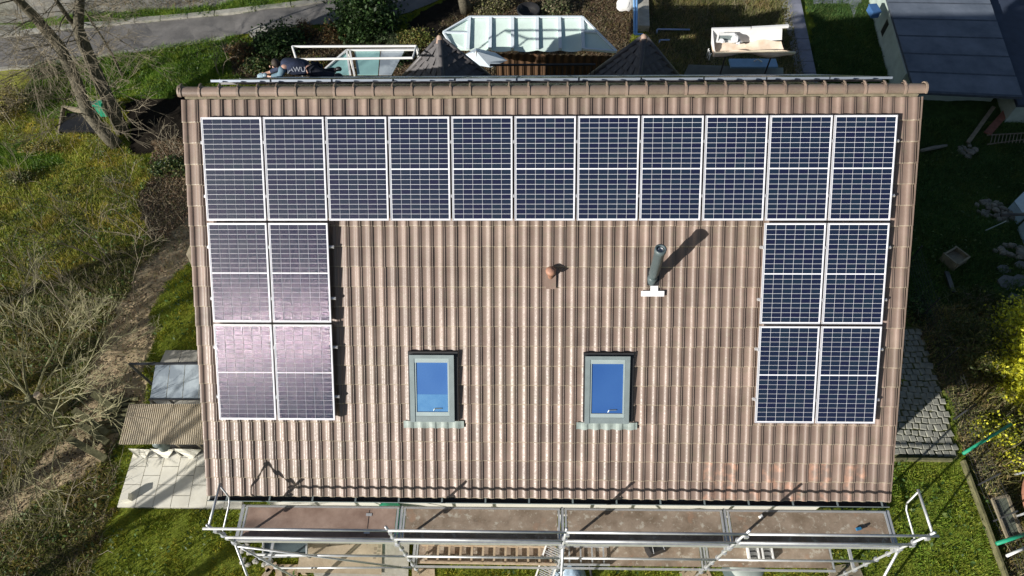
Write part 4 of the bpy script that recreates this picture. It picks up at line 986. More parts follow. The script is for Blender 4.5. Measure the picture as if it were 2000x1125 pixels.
# stone heaps
def heap(cpx, rx, ry, n, label, seed, size=.10):
    c = G(*cpx); t = thing('stone_heap', label, 'stones', c, 'stone heaps on the dark lawn'); rr = random.Random(seed)
    for k in range(n):
        a = rr.random()*6.28; d = math.sqrt(rr.random()); x, y = c.x+math.cos(a)*d*rx, c.y+math.sin(a)*d*ry; r_ = size*rr.uniform(.6, 1.25)
        part('stone', MB().blob((x, y, float(H(x, y))+.03+.18*(1-d)*rr.random()), r_, rr.randrange(999), 6, .55), M_stone, t)
heap((1946, 415), .62, .66, 60, 'rounded heap of rubble stones beside the pale blue sheets', 1)
heap((1976, 492), .5, .36, 36, 'lower rubble stone heap above the flagstones', 2)
heap((1895, 297), .45, .30, 14, 'loose rocks at the foot of the leaning plank', 3)
fs = thing('flagstone_path', None, None); fs['kind'] = 'structure'
for k, (x, y, r_) in enumerate(((1972, 555, .34), (1997, 552, .3), (1988, 592, .33), (1960, 528, .22), (1996, 520, .2), (2010, 625, .3), (1985, 630, .2))):
    c = G(x, y, .04); mb = MB(); rr = random.Random(k); n_ = 7
    mb.prism([c+Vector((math.cos(2*math.pi*i/n_)*r_*rr.uniform(.8, 1.1), math.sin(2*math.pi*i/n_)*r_*rr.uniform(.75, 1.05), 0)) for i in range(n_)], (0, 0, -.07)); part('flagstone', mb, M_flag, fs)
# pale blue sheets (right edge)
for k, q in enumerate((((1965, 410), (2010, 365), (2030, 440), (1985, 440)), ((1984, 448), (2030, 445), (2030, 480), (1998, 478)))):
    p = [G(*a, .45) for a in q]; solid('blue_sheet', MB().prism(p, (0, 0, -.03)).prism([p[0], p[3], p[3]+Vector((.04, 0, 0)), p[0]+Vector((.04, 0, 0))], (0, 0, -.42)), M_paleb, ['upper pale blue panel at the right picture edge', 'lower pale blue panel at the right picture edge'][k], 'panel', 'pale blue panels')
pole('dark_bar', (1955, 420), (2010, 418), .6, .6, .045, M_dark, 'dark bar lying across the pale blue panels', 'bar')
pole('thin_stick', (1925, 450), (1965, 432), .3, .3, .015, M_grey, 'thin grey stick leaning on the upper stone heap', 'stick')
# leaning plank, log, raised bed frame
solid('leaning_plank', MB().bar(G(1887, 283, .12), G(1936, 215, .16), .14, .05), M_woodd, 'grey plank lying across the shaded lawn', 'plank')
solid('red_plank', MB().bar(G(1925, 265, .1), G(1965, 220, .12), .25, .05), M_red, 'dull red strip beside the grey plank', 'plank')
solid('grey_log', MB().tube([G(1795, 299, .12), G(1820, 294, .14), G(1846, 288, .10)], [.06, .075, .05], 8), M_stone, 'short pale log beside the right verge', 'log', smooth=True)
q = [G(1834, 508, .3), G(1857, 495, .3), G(1882, 514, .3), G(1859, 529, .3)]
mb = MB()
for a in range(4): mb.bar(q[a]-Vector((0, 0, .12)), q[(a+1) % 4]-Vector((0, 0, .12)), .045, .3)
rb_ = solid('raised_bed', mb, M_woodd, 'small dark square raised bed on the shaded lawn', 'raised bed'); part('bed_soil', MB().prism([p-Vector((0, 0, .10)) for p in q], (0, 0, -.1)), M_woodd, rb_)
solid('dark_post', MB().bar(G(1845, 535, .1), G(1858, 575, .1), .12, .06), M_dark, 'dark beam below the raised bed', 'beam')
tr2 = thing('trellis', 'long low wooden trellis at the far right of the shaded lawn', 'trellis', G(1960, 275))
for k in range(2): part('rail', MB().bar(G(1925, 268+k*18, .1), G(2030, 262+k*10, .1), .03, .04), M_woodd, tr2)
for k in range(12): part('slat', MB().bar(G(1935+k*7, 267, .12), G(1931+k*7, 284, .12), .02, .03), M_woodd, tr2)

# ------------------------------------------------------------------ neighbour outbuilding, top right
zn_ = -1.1
ob = thing('outbuilding', 'low outbuilding with a blue grey felt roof at the top right', 'outbuilding', PZ(1785, 180, -2.4))
q = [PZ(1700, -110, zn_), PZ(1787, 180, zn_), PZ(1998, 190, zn_), PZ(1895, -110, zn_)]
part('roof_slab', MB().prism(q, (0, 0, -.10)), mat('felt_joint', (.06, .075, .10), .9), ob)
nst = 9
for k in range(nst):
    a0, a1 = k/nst, (k+1)/nst-.011
    part('felt_strip', MB().prism([q[0].lerp(q[1], a0)+Vector((0, 0, .016)), q[0].lerp(q[1], a1)+Vector((0, 0, .006)), q[3].lerp(q[2], a1)+Vector((0, 0, .006)), q[3].lerp(q[2], a0)+Vector((0, 0, .016))], (0, 0, -.005)), M_navyr, ob)
M_wallc = mat('pale_green_render', (.40, .48, .44), .9, .15, 2, .2, 40)
wq = [q[0]-Vector((0, 0, .102)), q[1]-Vector((0, 0, .102))]
part('wall', MB().prism([q[0]+Vector((.05, 0, -.102)), q[1]+Vector((.05, 1.1, -.102)), q[2]+Vector((-.05, 1.1, -.102)), q[3]+Vector((-.05, 0, -.102))], (0, 0, -2.2)), M_wallc, ob)
def onwall(f_, z): p = q[0].lerp(q[1], f_); return Vector((p.x+.03, p.y, zn_-z))
wn = part('window', MB().prism([onwall(.50, .25), onwall(.55, .25), onwall(.55, .95), onwall(.50, .95)], (-.03, 0, 0)), M_white, ob)
part('pane', MB().prism([onwall(.505, .3)-Vector((.032, 0, 0)), onwall(.545, .3)-Vector((.032, 0, 0)), onwall(.545, .9)-Vector((.032, 0, 0)), onwall(.505, .9)-Vector((.032, 0, 0))], (-.01, 0, 0)), M_blk, wn)
bx_ = PZ(1706, 22, -1.2); solid('blue_crate', MB().box(bx_, (.30, .5, .25), .1).box(bx_+Vector((0, 0, .14)), (.33, .53, .03), .1), mat('blue_crate', (.05, .13, .30), .5, .1, 4), 'dull blue crate before the outbuilding wall', 'crate')
ob2 = thing('dark_annex', 'darker flat roofed annex beyond the outbuilding', 'annex', PZ(2050, 80, -2.4))
q2 = [q[3]+Vector((.04, 0, -.35)), q[2]+Vector((.04, 0, -.35)), q[2]+Vector((5, 0, -.35)), q[3]+Vector((5, 0, -.35))]
part('roof_slab', MB().prism(q2, (0, 0, -.12)), mat('dark_felt', (.035, .05, .085), .8, .2, 2), ob2); part('wall', MB().prism([p-Vector((0, 0, .122)) for p in q2], (0, 0, -1.6)), M_wallc, ob2)
tp = thing('upper_terrace', None, None); tp['kind'] = 'structure'
for k in range(5): part('paving_slab', MB().prism([G(1588+k*19, -30, .06), G(1588+k*19, 8, .06), G(1605+k*19, 8, .06), G(1605+k*19, -30, .06)], (0, 0, -.1)), M_pave, tp)
part('paving_slab', MB().prism([G(1655, -30, .06), G(1658, 8, .06), G(1667, 35, .06), G(1688, -30, .06)], (0, 0, -.1)), M_pave, tp)

# ------------------------------------------------------------------ behind the ridge
# paving strip and gravel right of the brown roof garden
pv = thing('garden_path', None, None); pv['kind'] = 'structure'
for k in range(9):
    y0, y1 = -30+k*22, -30+(k+1)*22-1.0; f0 = (y0+30)/180; f1 = (y1+30)/180
    part('paving_slab', MB().prism([G(1530+38*f0, y0, .10), G(1530+38*f1, y1, .10), G(1555+38*f1, y1, .10), G(1555+38*f0, y0, .10)], (0, 0, -.15)), M_pave, pv)
mb = MB()
for k in range(420):
    f_ = rnd.random(); p = G(1519+38*f_+rnd.uniform(-1, 12), -30+180*f_, .04); mb.blob(p, rnd.uniform(.025, .05), k, 5, .7)
o = solid('gravel_strip', mb, M_gravel, None, None); o['kind'] = 'stuff'
# conservatory roof with glass bays
zA, zB = 1.35, 1.0
tops = [917, 958, 1001, 1049, 1092, 1137]; bots = [914, 957, 1001, 1049, 1094, 1139]
T = [PZ(x, 36, zA) for x in tops]; Bt = [PZ(x, 98, zB) for x in bots]
cs = thing('conservatory', 'conservatory with a cream and blue glazed roof behind the ridge', 'conservatory', T[2])
LFT = [PZ(866, 66, zA-.1), PZ(886, 97, zB)]; RGT = PZ(1204, 103, zB)
M_blueframe = mat('white_blue_frame', (.66, .74, .80), .35, .05, 4)
for k in range(5):
    n_ = 8; mb = MB()
    for i in range(n_+1):
        f_ = i/n_; a = T[k].lerp(T[k+1], f_); b = Bt[k].lerp(Bt[k+1], f_); sg = math.sin(f_*math.pi)
        for j in range(5): p = a.lerp(b, j/4*(1+.03*sg)); mb.v.append((p.x, p.y, p.z-.03*sg*(j/4)))
    for i in range(n_):
        for j in range(4): mb.f.append((i*5+j, i*5+j+1, (i+1)*5+j+1, (i+1)*5+j))
    part('glass_pane', mb, M_awn, cs)
mb = MB().prism([T[0], LFT[0], LFT[1], Bt[0]], (0, 0, -.02)); part('glass_pane', mb, M_awn, cs)
mid = T[5].lerp(RGT, .45); part('glass_pane', MB().prism([T[5], mid, T[5].lerp(Bt[5], .45)], (0, 0, -.02)), M_awn, cs)
part('glass_pane', MB().prism([T[5].lerp(Bt[5], .47), mid, RGT, Bt[5]], (0, 0, -.02)), M_awn, cs)
for k in range(6): part('rafter', MB().bar(T[k]+Vector((0, 0, .05)), Bt[k]+Vector((0, 0, .05)), .11, .08), M_blueframe, cs)
for a, b in ((T[0], T[5]), (T[0], LFT[0]), (LFT[0], LFT[1]), (T[5], RGT), (Bt[5], RGT), (LFT[0].lerp(LFT[1], .0), T[0].lerp(Bt[0], .5)), (T[5].lerp(Bt[5], .46), mid)):
    part('edge_rail', MB().bar(a+Vector((0, 0, .06)), b+Vector((0, 0, .06)), .06, .06), M_blueframe, cs)
cu = MB(); n_ = 90; c0, c1 = Bt[0]+Vector((.9, -.02, -.12)), RGT+Vector((-.1, -.02, -.12))
for i in range(n_+1):
    p = c0.lerp(c1, i/n_); w_ = .03*math.sin(i*1.1); cu.v += [(p.x, p.y+w_, p.z), (p.x, p.y+w_*1.6, p.z-2.6)]
for i in range(n_): cu.f.append((i*2, i*2+1, i*2+3, i*2+2))
part('curtain', cu, M_curt, cs)
# parasol
pa = PZ(912, 94, 1.55); prs = thing('parasol', 'pale blue white parasol beside the left turret roof', 'parasol', (pa.x, pa.y, -2.3))
mb = MB(); tips = [PZ(x, y, 1.25) for x, y in ((905, 108), (925, 126), (958, 132), (991, 118), (968, 103), (930, 94))]
mb.add([PZ(930, 100, 1.75)]+tips, [(0, i+1, (i+1) % 6+1) for i in range(6)]); part('canopy', mb, mat('parasol_cloth', (.52, .60, .68), .8, .05, 3), prs)
pk = PZ(930, 100, 1.75); part('pole', MB().tube([pk, (pk.x, pk.y, -2.3)], .025, 6), M_alu, prs)
# balcony railing
bl = thing('balcony_railing', 'black balcony railing with thin balusters between the turrets', 'railing', PY(1050, 140, 15.0))
a, b = PY(957, 127, 15.0), PY(1163, 126, 15.0)
part('handrail', MB().bar(a, b, .05, .04), M_blk, bl)
for k in range(27): p = a.lerp(b, k/26); part('baluster', MB().box((p.x, p.y, p.z-.42), (.018, .018, .8)), M_blk, bl)
part('floor_slab', MB().box(((a.x+b.x)/2, 14.55, a.z-.95), (b.x-a.x+.3, 1.2, .12)), M_conc, bl)
# rear scaffold guard frame and turquoise glass canopy at the upper left
rs = thing('rear_guard_frame', 'white guard rail frame above the rear eave behind the worker', 'guard rail', PY(572, 90, 15.3))
A1, A2 = PY(571, 91, 15.4), PY(813, 90, 15.4); B1, B2_ = PY(579, 116, 14.7), PY(806, 113, 14.7)
for a, b in ((A1, A2), (B1, B2_)): part('rail', MB().tube([a, b], .032, 8), M_white, rs)
for a, b in ((A1, B1), (A2, B2_), (A1, A1-Vector((0.02, .0, .55))), (B1, B1-Vector((-.05, 0, .35))), (A2, A2-Vector((-.05, 0, .6)))): part('post', MB().tube([a, b], .028, 7), M_white, rs)
for a in (A1, A2): part('standard', MB().tube([a-Vector((0, 0, .3)), (a.x, a.y, float(H(a.x, a.y)))], .024, 7), M_galv, rs)
tgz = .9
tg = thing('turquoise_glass_roof', 'turquoise glass roof with white bars beyond the rear guard rail', 'glass roof', PZ(700, 130, tgz))
gq = [PZ(677, 99, tgz), PZ(622, 146, tgz), PZ(684, 146, tgz)]; M_tq = mat('turquoise_glass', (.26, .46, .45), .2, .1, 2, spec=.7)
part('glass_pane', MB().prism(gq, (0, 0, -.02)), M_tq, tg); g2 = [PZ(692, 99, tgz), PZ(698, 146, tgz), PZ(738, 146, tgz), PZ(742, 99, tgz)]
part('glass_pane', MB().prism(g2, (0, 0, -.02)), M_tq, tg); part('glass_pane', MB().prism([PZ(744, 99, tgz), PZ(740, 146, tgz), PZ(765, 146, tgz), PZ(790, 99, tgz)], (0, 0, -.02)), M_glassb, tg)
for a, b in (((677, 98), (622, 146)), ((677, 98), (818, 97)), ((683, 98), (692, 146)), ((677, 100), (684, 146))): part('glazing_bar', MB().bar(PZ(*a, tgz+.04), PZ(*b, tgz+.04), .06, .05), M_white, tg)
for x in (680, 815): p = PZ(x, 100, tgz); part('post', MB().tube([p, (p.x, p.y, float(H(p.x, p.y)))], .03, 6), M_white, tg)
# sunlit white tray standing over the rear slope
YT = 12.75
ty_ = thing('material_tray', 'sunlit white hoist tray with torn edges and sagging brown lining', 'hoist tray', PY(1470, 85, YT))
b1, b2 = PY(1390, 57, YT+.15), PY(1540, 51, YT+.15); f1, f2 = PY(1396, 104, YT-.15), PY(1553, 103, YT-.15); bl1, bl2 = PY(1389, 86, YT+.12), PY(1527, 78, YT+.12)
part('back_board', MB().prism([b1, bl1, bl2, PY(1528, 56, YT+.15)], (0, .02, 0)), M_white, ty_)
part('back_rim', MB().bar(b1, PY(1466, 55, YT+.15), .04, .05).bar(PY(1468, 55, YT+.15), b2, .05, .06), M_white, ty_)
fl2 = MB(); n_ = 24
for i in range(n_+1):
    f_ = i/n_; a = bl1.lerp(bl2, f_); b = f1.lerp(f2, f_)
    for j in range(9):
        g_ = j/8; p = a.lerp(b, g_); fl2.v.append((p.x, p.y-.12*math.sin(g_*math.pi), p.z-.10*math.sin(g_*math.pi)*(1.1-.5*math.sin(f_*5))+.04*math.sin(f_*11+g_*5)+(.07*math.sin(f_*3.1) if j > 5 else 0)))
for i in range(n_):
    for j in range(8): fl2.f.append((i*9+j, i*9+j+1, (i+1)*9+j+1, (i+1)*9+j))
part('lining', fl2, mat('stained_lining', (.62, .45, .32), .8, .2, 3, col2=(.80, .70, .58)), ty_, True)
part('front_rim', MB().tube([f1, f1.lerp(f2, .35)+Vector((0, 0, .03)), f1.lerp(f2, .7)+Vector((0, 0, .05)), f2], .03, 7), mat('cream_edge', (.80, .70, .52), .6, .05, 4), ty_, True)
part('side_board', MB().prism([b1, bl1, f1, f1+Vector((-.05, 0, .12))], (.02, 0, 0)), M_white, ty_)
tp_ = PY(1417, 75, YT); part('open_carton', MB().bar(tp_+Vector((-.17, .02, .1)), tp_+Vector((.17, .02, .1)), .02, .06).bar(tp_+Vector((-.17, -.0, -.08)), tp_+Vector((.17, 0, -.08)), .02, .05).bar(tp_+Vector((-.17, 0, -.09)), tp_+Vector((-.17, .02, .10)), .03, .03).bar(tp_+Vector((.19, 0, -.09)), tp_+Vector((.19, .02, .10)), .05, .03), M_white, ty_)
part('carton_inside', MB().bar(tp_+Vector((-.15, .03, 0)), tp_+Vector((.16, .03, 0)), .02, .16), M_grey, ty_)
for k, (x, y, r_) in enumerate(((1436, 76, .09), (1442, 82, .06), (1410, 80, .05))): part('crumpled_paper', MB().blob(PY(x, y, YT-.05), r_, k, 6, 1.), M_white, ty_)
fr = MB()
for k in range(10): p = f1+Vector((-.10+.03*k*(k % 3), .02*k, -.02)); fr.tube([p, p+Vector((rnd.uniform(-.03, .03), 0, -rnd.uniform(.08, .2)))], [.012, .002], 4)
part('torn_fringe', fr, M_white, ty_)
lg = MB()
for x in (1420, 1510):
    p = PY(x, 100, YT); lg.tube([p, (p.x, p.y, RIDGE.z-(p.y-RIDGE.y)*sN/cN)], .018, 6)
part('leg', lg, M_dark, ty_)
# blue boards in the shade under the tray
YB = 13.9
sb = thing('blue_board', 'pale blue board in the shade below the white tray', 'board', PY(1480, 125, YB)); part('board', MB().bar(PY(1425, 124, YB), PY(1517, 124, YB), .30, .05), mat('pale_blue_board', (.22, .38, .55), .5, .1, 4), sb)
part('clip', MB().tube([PY(1472, 120, YB), PY(1480, 116, YB), PY(1488, 121, YB)], .02, 6), M_galv, sb)
solid('dark_sheet', MB().prism([PY(1345, 126, YB+.1), PY(1335, 147, YB), PY(1530, 147, YB), PY(1530, 132, YB+.1)], (0, 0, -.03)), M_grey, 'dark grey sheet in the shade beside the right turret', 'sheet')
# blue pipe frame and white lamp-like thing at the top
bf = thing('blue_pipe_rack', 'tall pale blue pipe rack at the top centre right', 'rack', PZ(1240, 60, -1.2))
for a, b in (((1239, -40), (1239, 66)), ((1245, -40), (1243, 66)), ((1239, 67), (1256, 67))): part('pipe', MB().tube([PZ(*a, -1.3), PZ(*b, -1.3)], .045, 8), mat('blue_pipe', (.20, .42, .75), .4, .08, 4), bf, True)
part('panel', MB().prism([G(1230, 10, .9), G(1232, 90, .9), G(1240, 85, .9), G(1238, 10, .9)], (0, 0, -.1)), M_paleb, bf)
wp = G(1219, 22, .5); wb = thing('white_sack', 'crumpled white sack beside the blue pipe rack', 'sack', wp); part('sack_body', sack('w', wp, .34, .55, 9, 0), M_white, wb, True)
for k, (a, b) in enumerate((((1282, 67), (1345, 68)), ((1287, 88), (1306, 88)))): solid('blue_rod', MB().tube([G(*a, .25), G(*b, .25)], .035, 7).box(G(*a, .12), (.06, .06, .22)), mat('blue_rod%d' % k, (.28, .38, .62), .4, .06, 4), ['longer pale blue rod on the dark soil right of the turret', 'shorter pale blue rod close to the turret'][k], 'rod', 'pale blue rods', True)
solid('concrete_ledge', MB().bar(G(1253, -40, .15), G(1256, 62, .15), .45, .3), M_conc, 'concrete ledge beside the mossy roof garden', 'ledge')
solid('black_pot', MB().lathe([(.0, 0), (.42, .02), (.5, .3), (.45, .32), (.38, .1), (0, .08)], 22, G(1032, 30, .0)), M_blk, 'round black pot behind the conservatory roof', 'pot', smooth=True)
for k, (x, y) in enumerate(((1175, 5), (1200, 110))): pass

# ------------------------------------------------------------------ the worker lying on the rear slope
def skin_mesh(verts, edges, radii, root, name, mat_, sub=2, parent=None):
    me = bpy.data.meshes.new(name); me.from_pydata([tuple(v) for v in verts], edges, []); o = bpy.data.objects.new(name, me); COL.objects.link(o)
    sk_ = o.modifiers.new('s', 'SKIN'); ss = o.modifiers.new('u', 'SUBSURF'); ss.levels = sub; ss.render_levels = sub
    for i, r_ in enumerate(radii):
        rr = r_ if isinstance(r_, tuple) else (r_, r_); me.skin_vertices[0].data[i].radius = rr
    me.skin_vertices[0].data[root].use_root = True
    dg = bpy.context.evaluated_depsgraph_get(); m2 = bpy.data.meshes.new_from_object(o.evaluated_get(dg)); bpy.data.objects.remove(o)
    m2.name = name; m2.materials.clear(); m2.materials.append(mat_); m2.polygons.foreach_set('use_smooth', [True]*len(m2.polygons))
    return link(name, m2, parent)
# local frame: x along the ridge (image right), y down-slope away, z out of the roof
YW = 12.0            # how far behind the ridge the body lies
def W(px, py, dy=0.): return PY(px, py, YW+dy)
pel, chest, neck, head = W(607, 134), W(573, 130), W(550, 126), W(534, 126, -.08)
shN, shF = W(553, 130, -.20), W(556, 122, .12)
V_ = [pel, W(590, 131), chest, neck, head,                                  # 0-4
      shN, W(548, 146, -.25), W(530, 150, -.22), W(521, 149, -.18),         # 5-8 near arm
      shF, W(543, 134, .22), W(527, 141, .2), W(516, 144, .15),            # 9-12 far arm
      W(614, 138, -.10), W(634, 146, -.12), W(656, 148, -.12), W(664, 147, -.12),     # 13-16 near leg
      W(614, 136, .08), W(637, 143, .10), W(656, 136, .10), W(662, 133, .10)]         # 17-20 far leg, shin raised
E_ = [(0, 1), (1, 2), (2, 3), (3, 4), (2, 5), (5, 6), (6, 7), (7, 8), (2, 9), (9, 10), (10, 11), (11, 12), (0, 13), (13, 14), (14, 15), (15, 16), (0, 17), (17, 18), (18, 19), (19, 20)]
R_ = [.125, .12, .14, .055, .085, .062, .045, .035, .028, .062, .045, .035, .028, .085, .06, .045, .035, .085, .06, .045, .035]
person = skin_mesh(V_, E_, R_, 0, 'person', M_skin); tag(person, 'worker in dark blue clothes lying on the rear roof slope', 'person')
def cloth(idx, edges, rad, name, m_): return skin_mesh([V_[i] for i in idx], edges, rad, 0, name, m_, parent=person)
cloth([0, 1, 2, 3, 5, 9], [(0, 1), (1, 2), (2, 3), (2, 4), (2, 5)], [(.17), (.19), (.205), (.085), (.11), (.11)], 'jacket', M_navy)
cloth([5, 6, 7], [(0, 1), (1, 2)], [.095, .072, .05], 'sleeve', M_sleeve); cloth([9, 10, 11], [(0, 1), (1, 2)], [.085, .065, .05], 'sleeve', M_navy)
cloth([0, 13, 14, 15, 17, 18, 19], [(0, 1), (1, 2), (2, 3), (0, 4), (4, 5), (5, 6)], [.165, .125, .095, .075, .125, .095, .075], 'trousers', M_trou)
for i, j in ((15, 16), (19, 20)):
    d = (V_[j]-V_[i]).normalized(); skin_mesh([V_[i]-d*.02, V_[j], V_[j]+Vector((.05, 0, -.06))], [(0, 1), (1, 2)], [.058, .055, .045], 0, 'shoe', M_blk, parent=person)
hd = head; part('hair', MB().lathe([(.0, .115), (.06, .10), (.09, .05), (.095, 0), (.085, -.03)], 16, hd+Vector((.05, .02, .0))), M_hair, person, True)
fd = Vector((-.9, -.25, -.25)).normalized()
part('nose', MB().lathe([(.0, .02), (.014, .0), (.018, -.02)], 8, hd+fd*.085), M_skin, person, True)
part('ear', MB().blob(hd+Vector((.01, -.085, 0)), .022, 2, 6, 1.), M_skin, person)
for h_, dx in ((8, -1), (12, -1)):
    base = V_[h_]; mb = MB()
    for k in range(4):
        o_ = Vector((0, (k-1.5)*.018, 0)); mb.tube([base+o_, base+o_+Vector((-.05, 0, .006)), base+o_+Vector((-.075-.006*(k in (1, 2)), 0, -.02))], [.011, .010, .007], 6)
    mb.tube([base+Vector((.0, -.03, 0)), base+Vector((-.03, -.05, 0)), base+Vector((-.045, -.05, -.015))], [.012, .010, .008], 6); part('fingers', mb, M_skin, person, True)
tx = W(580, 136, -.22); text('JAWU.', tx, .15, Vector((1, 0, 0)), Vector((0, .5, .86)), mat('back_print', (.25, .27, .31), .8, .1, 5), 'back_print', person)
# clamp pieces he works with
solid('grey_cloth', MB().blob(W(511, 148, -.2), .08, 5, 8, .5).blob(W(517, 146, -.25), .05, 6, 8, .5), M_paleb, 'pale rag lying by the hands of the worker', 'rag')

# ------------------------------------------------------------------ trees and shrubs
class Twigs:
    def __init__(s, seed): s.r = random.Random(seed); s.trunk = MB(); s.limb = MB(); s.tw = MB(); s.tips = []
    def grow(s, p, d, L, rad, depth, spread=.55, droop=.0, nseg=4, kids=(2, 4), minr=.0035, kink=.18):
        r = s.r; pts = [Vector(p)]; dd = Vector(d).normalized(); rs = [rad]; q = Vector(p)
        for i in range(nseg):
            dd = (dd+Vector((r.uniform(-1, 1), r.uniform(-1, 1), r.uniform(-1, 1)))*kink+Vector((0, 0, -droop))).normalized()
            q = q+dd*(L/nseg); pts.append(q.copy()); rs.append(max(minr, rad*(1-.62*(i+1)/nseg)))
        mb = s.limb if rad > .02 else s.tw
        mb.tube(pts, rs, 6 if rad > .04 else (4 if rad > .012 else 3), False)
        if depth <= 0: s.tips.append(q.copy()); return
        for k in range(r.randint(*kids)):
            f_ = r.uniform(.3, 1.0); i = min(int(f_*nseg), nseg-1); st = pts[i].lerp(pts[i+1], f_*nseg-i)
            nd = (pts[i+1]-pts[i]).normalized(); nd = (nd+Vector((r.uniform(-1, 1), r.uniform(-1, 1), r.uniform(-.5, .9)))*spread).normalized()
            s.grow(st, nd, L*r.uniform(.48, .75), max(minr, rad*r.uniform(.4, .6)), depth-1, spread, droop, nseg, kids, minr, kink)
    def finish(s, t, m_trunk, m_tw):
        for nm, mb, mt in (('trunk', s.trunk, m_trunk), ('limbs', s.limb, m_trunk), ('twigs', s.tw, m_tw)):
            if mb.f: part(nm, mb, mt, t, nm == 'trunk')
# the big double-trunked bare tree at the upper left
def along(pz): return [PZ(x, y, z) for x, y, z in pz]
t1 = thing('bare_tree', 'tall leafless tree with the left of two leaning mossy trunks', 'tree', G(228, 282))
tA = Twigs(11); gz0 = G(228, 282).z
pa_ = along([(228, 284, gz0), (205, 262, gz0+.45), (171, 221, gz0+1.1), (149, 160, gz0+2.1), (115, 88, gz0+3.4), (67, 32, gz0+4.6), (30, -5, gz0+5.5), (-40, -70, gz0+7)])
tA.trunk.tube(pa_, [.27, .23, .21, .20, .19, .16, .13, .07], 10)
for k in range(34):
    i = 2+k % 5; st = pa_[i].lerp(pa_[i+1], tA.r.random()); tA.grow(st, Vector((tA.r.uniform(-1, 1), tA.r.uniform(-1, .6), tA.r.uniform(-.1, .6))), tA.r.uniform(1.0, 2.4), tA.r.uniform(.010, .028), 3, .6, .02, kids=(3, 4))
tA.finish(t1, M_bark, M_twig)
t2 = thing('bare_tree', 'tall leafless tree with a forked dark trunk right of its twin', 'tree', G(240, 258))
tB = Twigs(12); g2_ = G(240, 258).z
pb_ = along([(241, 260, g2_), (208, 187, g2_+1.2), (180, 125, g2_+2.3), (163, 85, g2_+3.0), (152, 53, g2_+3.6), (156, 0, g2_+4.5), (160, -60, g2_+5.5)])
tB.trunk.tube(pb_, [.27, .23, .22, .21, .18, .14, .09], 10)
pc_ = along([(155, 60, g2_+3.4), (133, 35, g2_+4.0), (108, -2, g2_+4.8), (80, -60, g2_+6)]); tB.trunk.tube(pc_, [.10, .08, .07, .05], 8)
pd_ = along([(228, 232, g2_+.5), (240, 144, g2_+2.2), (197, 69, g2_+3.6), (180, 40, g2_+4.1), (165, 18, g2_+4.6)])
tB.limb.tube(along([(240, 150, G(240, 150).z), (220, 108, g2_+1.5), (197, 69, g2_+2.4), (178, 42, g2_+3.0), (165, 18, g2_+3.6)]), [.055, .045, .04, .035, .02], 6)
for k in range(42):
    pl_ = (pb_, pc_)[k % 4 == 3]; i = tB.r.randrange(1, len(pl_)-1); st = pl_[i].lerp(pl_[i+1], tB.r.random()); tB.grow(st, Vector((tB.r.uniform(-.8, 1.2), tB.r.uniform(-1, .6), tB.r.uniform(-.2, .6))), tB.r.uniform(1.0, 2.6), tB.r.uniform(.010, .026), 3, .6, .02, kids=(3, 4))
tB.finish(t2, M_bark, M_twig)
# the big bare fruit tree at the lower left
base = G(128, 800); t3 = thing('bare_fruit_tree', 'wide spreading leafless fruit tree filling the lower left', 'tree', base)
tC = Twigs(21); top = base+Vector((-.05, -.25, 1.3)); tC.trunk.tube([base, base+Vector((0, -.1, .6)), top], [.14, .12, .10], 10)
for k in range(14):
    a = 2*math.pi*k/14+tC.r.uniform(-.2, .2); tC.grow(top-Vector((0, 0, tC.r.uniform(0, .4))), Vector((math.cos(a), math.sin(a), tC.r.uniform(.35, .95))), tC.r.uniform(1.5, 2.2), tC.r.uniform(.026, .044), 4, .62, .0, kids=(3, 4), minr=.0042, kink=.22)
tC.finish(t3, M_mossw, M_twigg)
part('sawn_stub', MB().lathe([(.08, 0), (.08, .12), (0, .125)], 12, top+Vector((.25, .05, .0))), M_woodl, t3)
# saplings across the meadow
saps = [((60, 400), 1.6, 31, 'thin grey sapling alone on the upper meadow', (-.2, .5)), ((110, 560), 2.2, 32, 'pale sapling leaning over the middle of the meadow', (-.5, .6)),
        ((215, 520), 1.7, 33, 'slender sapling between meadow and track', (-.6, .4)), ((300, 470), 1.3, 34, 'small bare bush beside the leaf litter', (-.5, .5)),
        ((40, 640), 2.4, 35, 'tangled sapling just above the fruit tree', (-.3, .5)), ((190, 650), 2.0, 36, 'bare sapling beside the bend of the track', (-.6, .5)),
        ((340, 320), 1.1, 37, 'pale twiggy bush against the left verge', (.3, .3)), ((30, 1000), 2.2, 38, 'crooked sapling at the lower left picture edge', (-.2, .6)),
        ((30, 250), 2.2, 39, 'bare sapling left of the compost bay', (-.2, .5)), ((430, 150), 1.3, 40, 'pale bare stems beside the rear roof edge', (-.2, .6)),
        ((120, 1010), 1.6, 41, 'low bare bramble bush beside the ruts', (-.3, .4)), ((265, 600), 1.5, 42, 'thin twig bush shading the track', (-.5, .4))]
for (px, py), hgt, sd, lab, (dx, dy) in saps:
    b = G(px, py); t = thing('bare_sapling', lab, 'sapling', b, 'bare saplings'); tw = Twigs(sd)
    for k in range(tw.r.randint(2, 4)): tw.grow(b+Vector((tw.r.uniform(-.1, .1), tw.r.uniform(-.1, .1), 0)), Vector((dx+tw.r.uniform(-.7, .7), dy+tw.r.uniform(-.7, .7), 1.0)), hgt*tw.r.uniform(.6, 1.1), tw.r.uniform(.012, .02), 3, .6, .03, kids=(2, 4), minr=.0036, kink=.2)
    tw.finish(t, M_twig, M_twig)
def proj(P):
    q = (P-np.array([0, 0, CH])) @ CR.T; return 1000+F*q[:, 0]/q[:, 2], 562.5-F*q[:, 1]/q[:, 2]
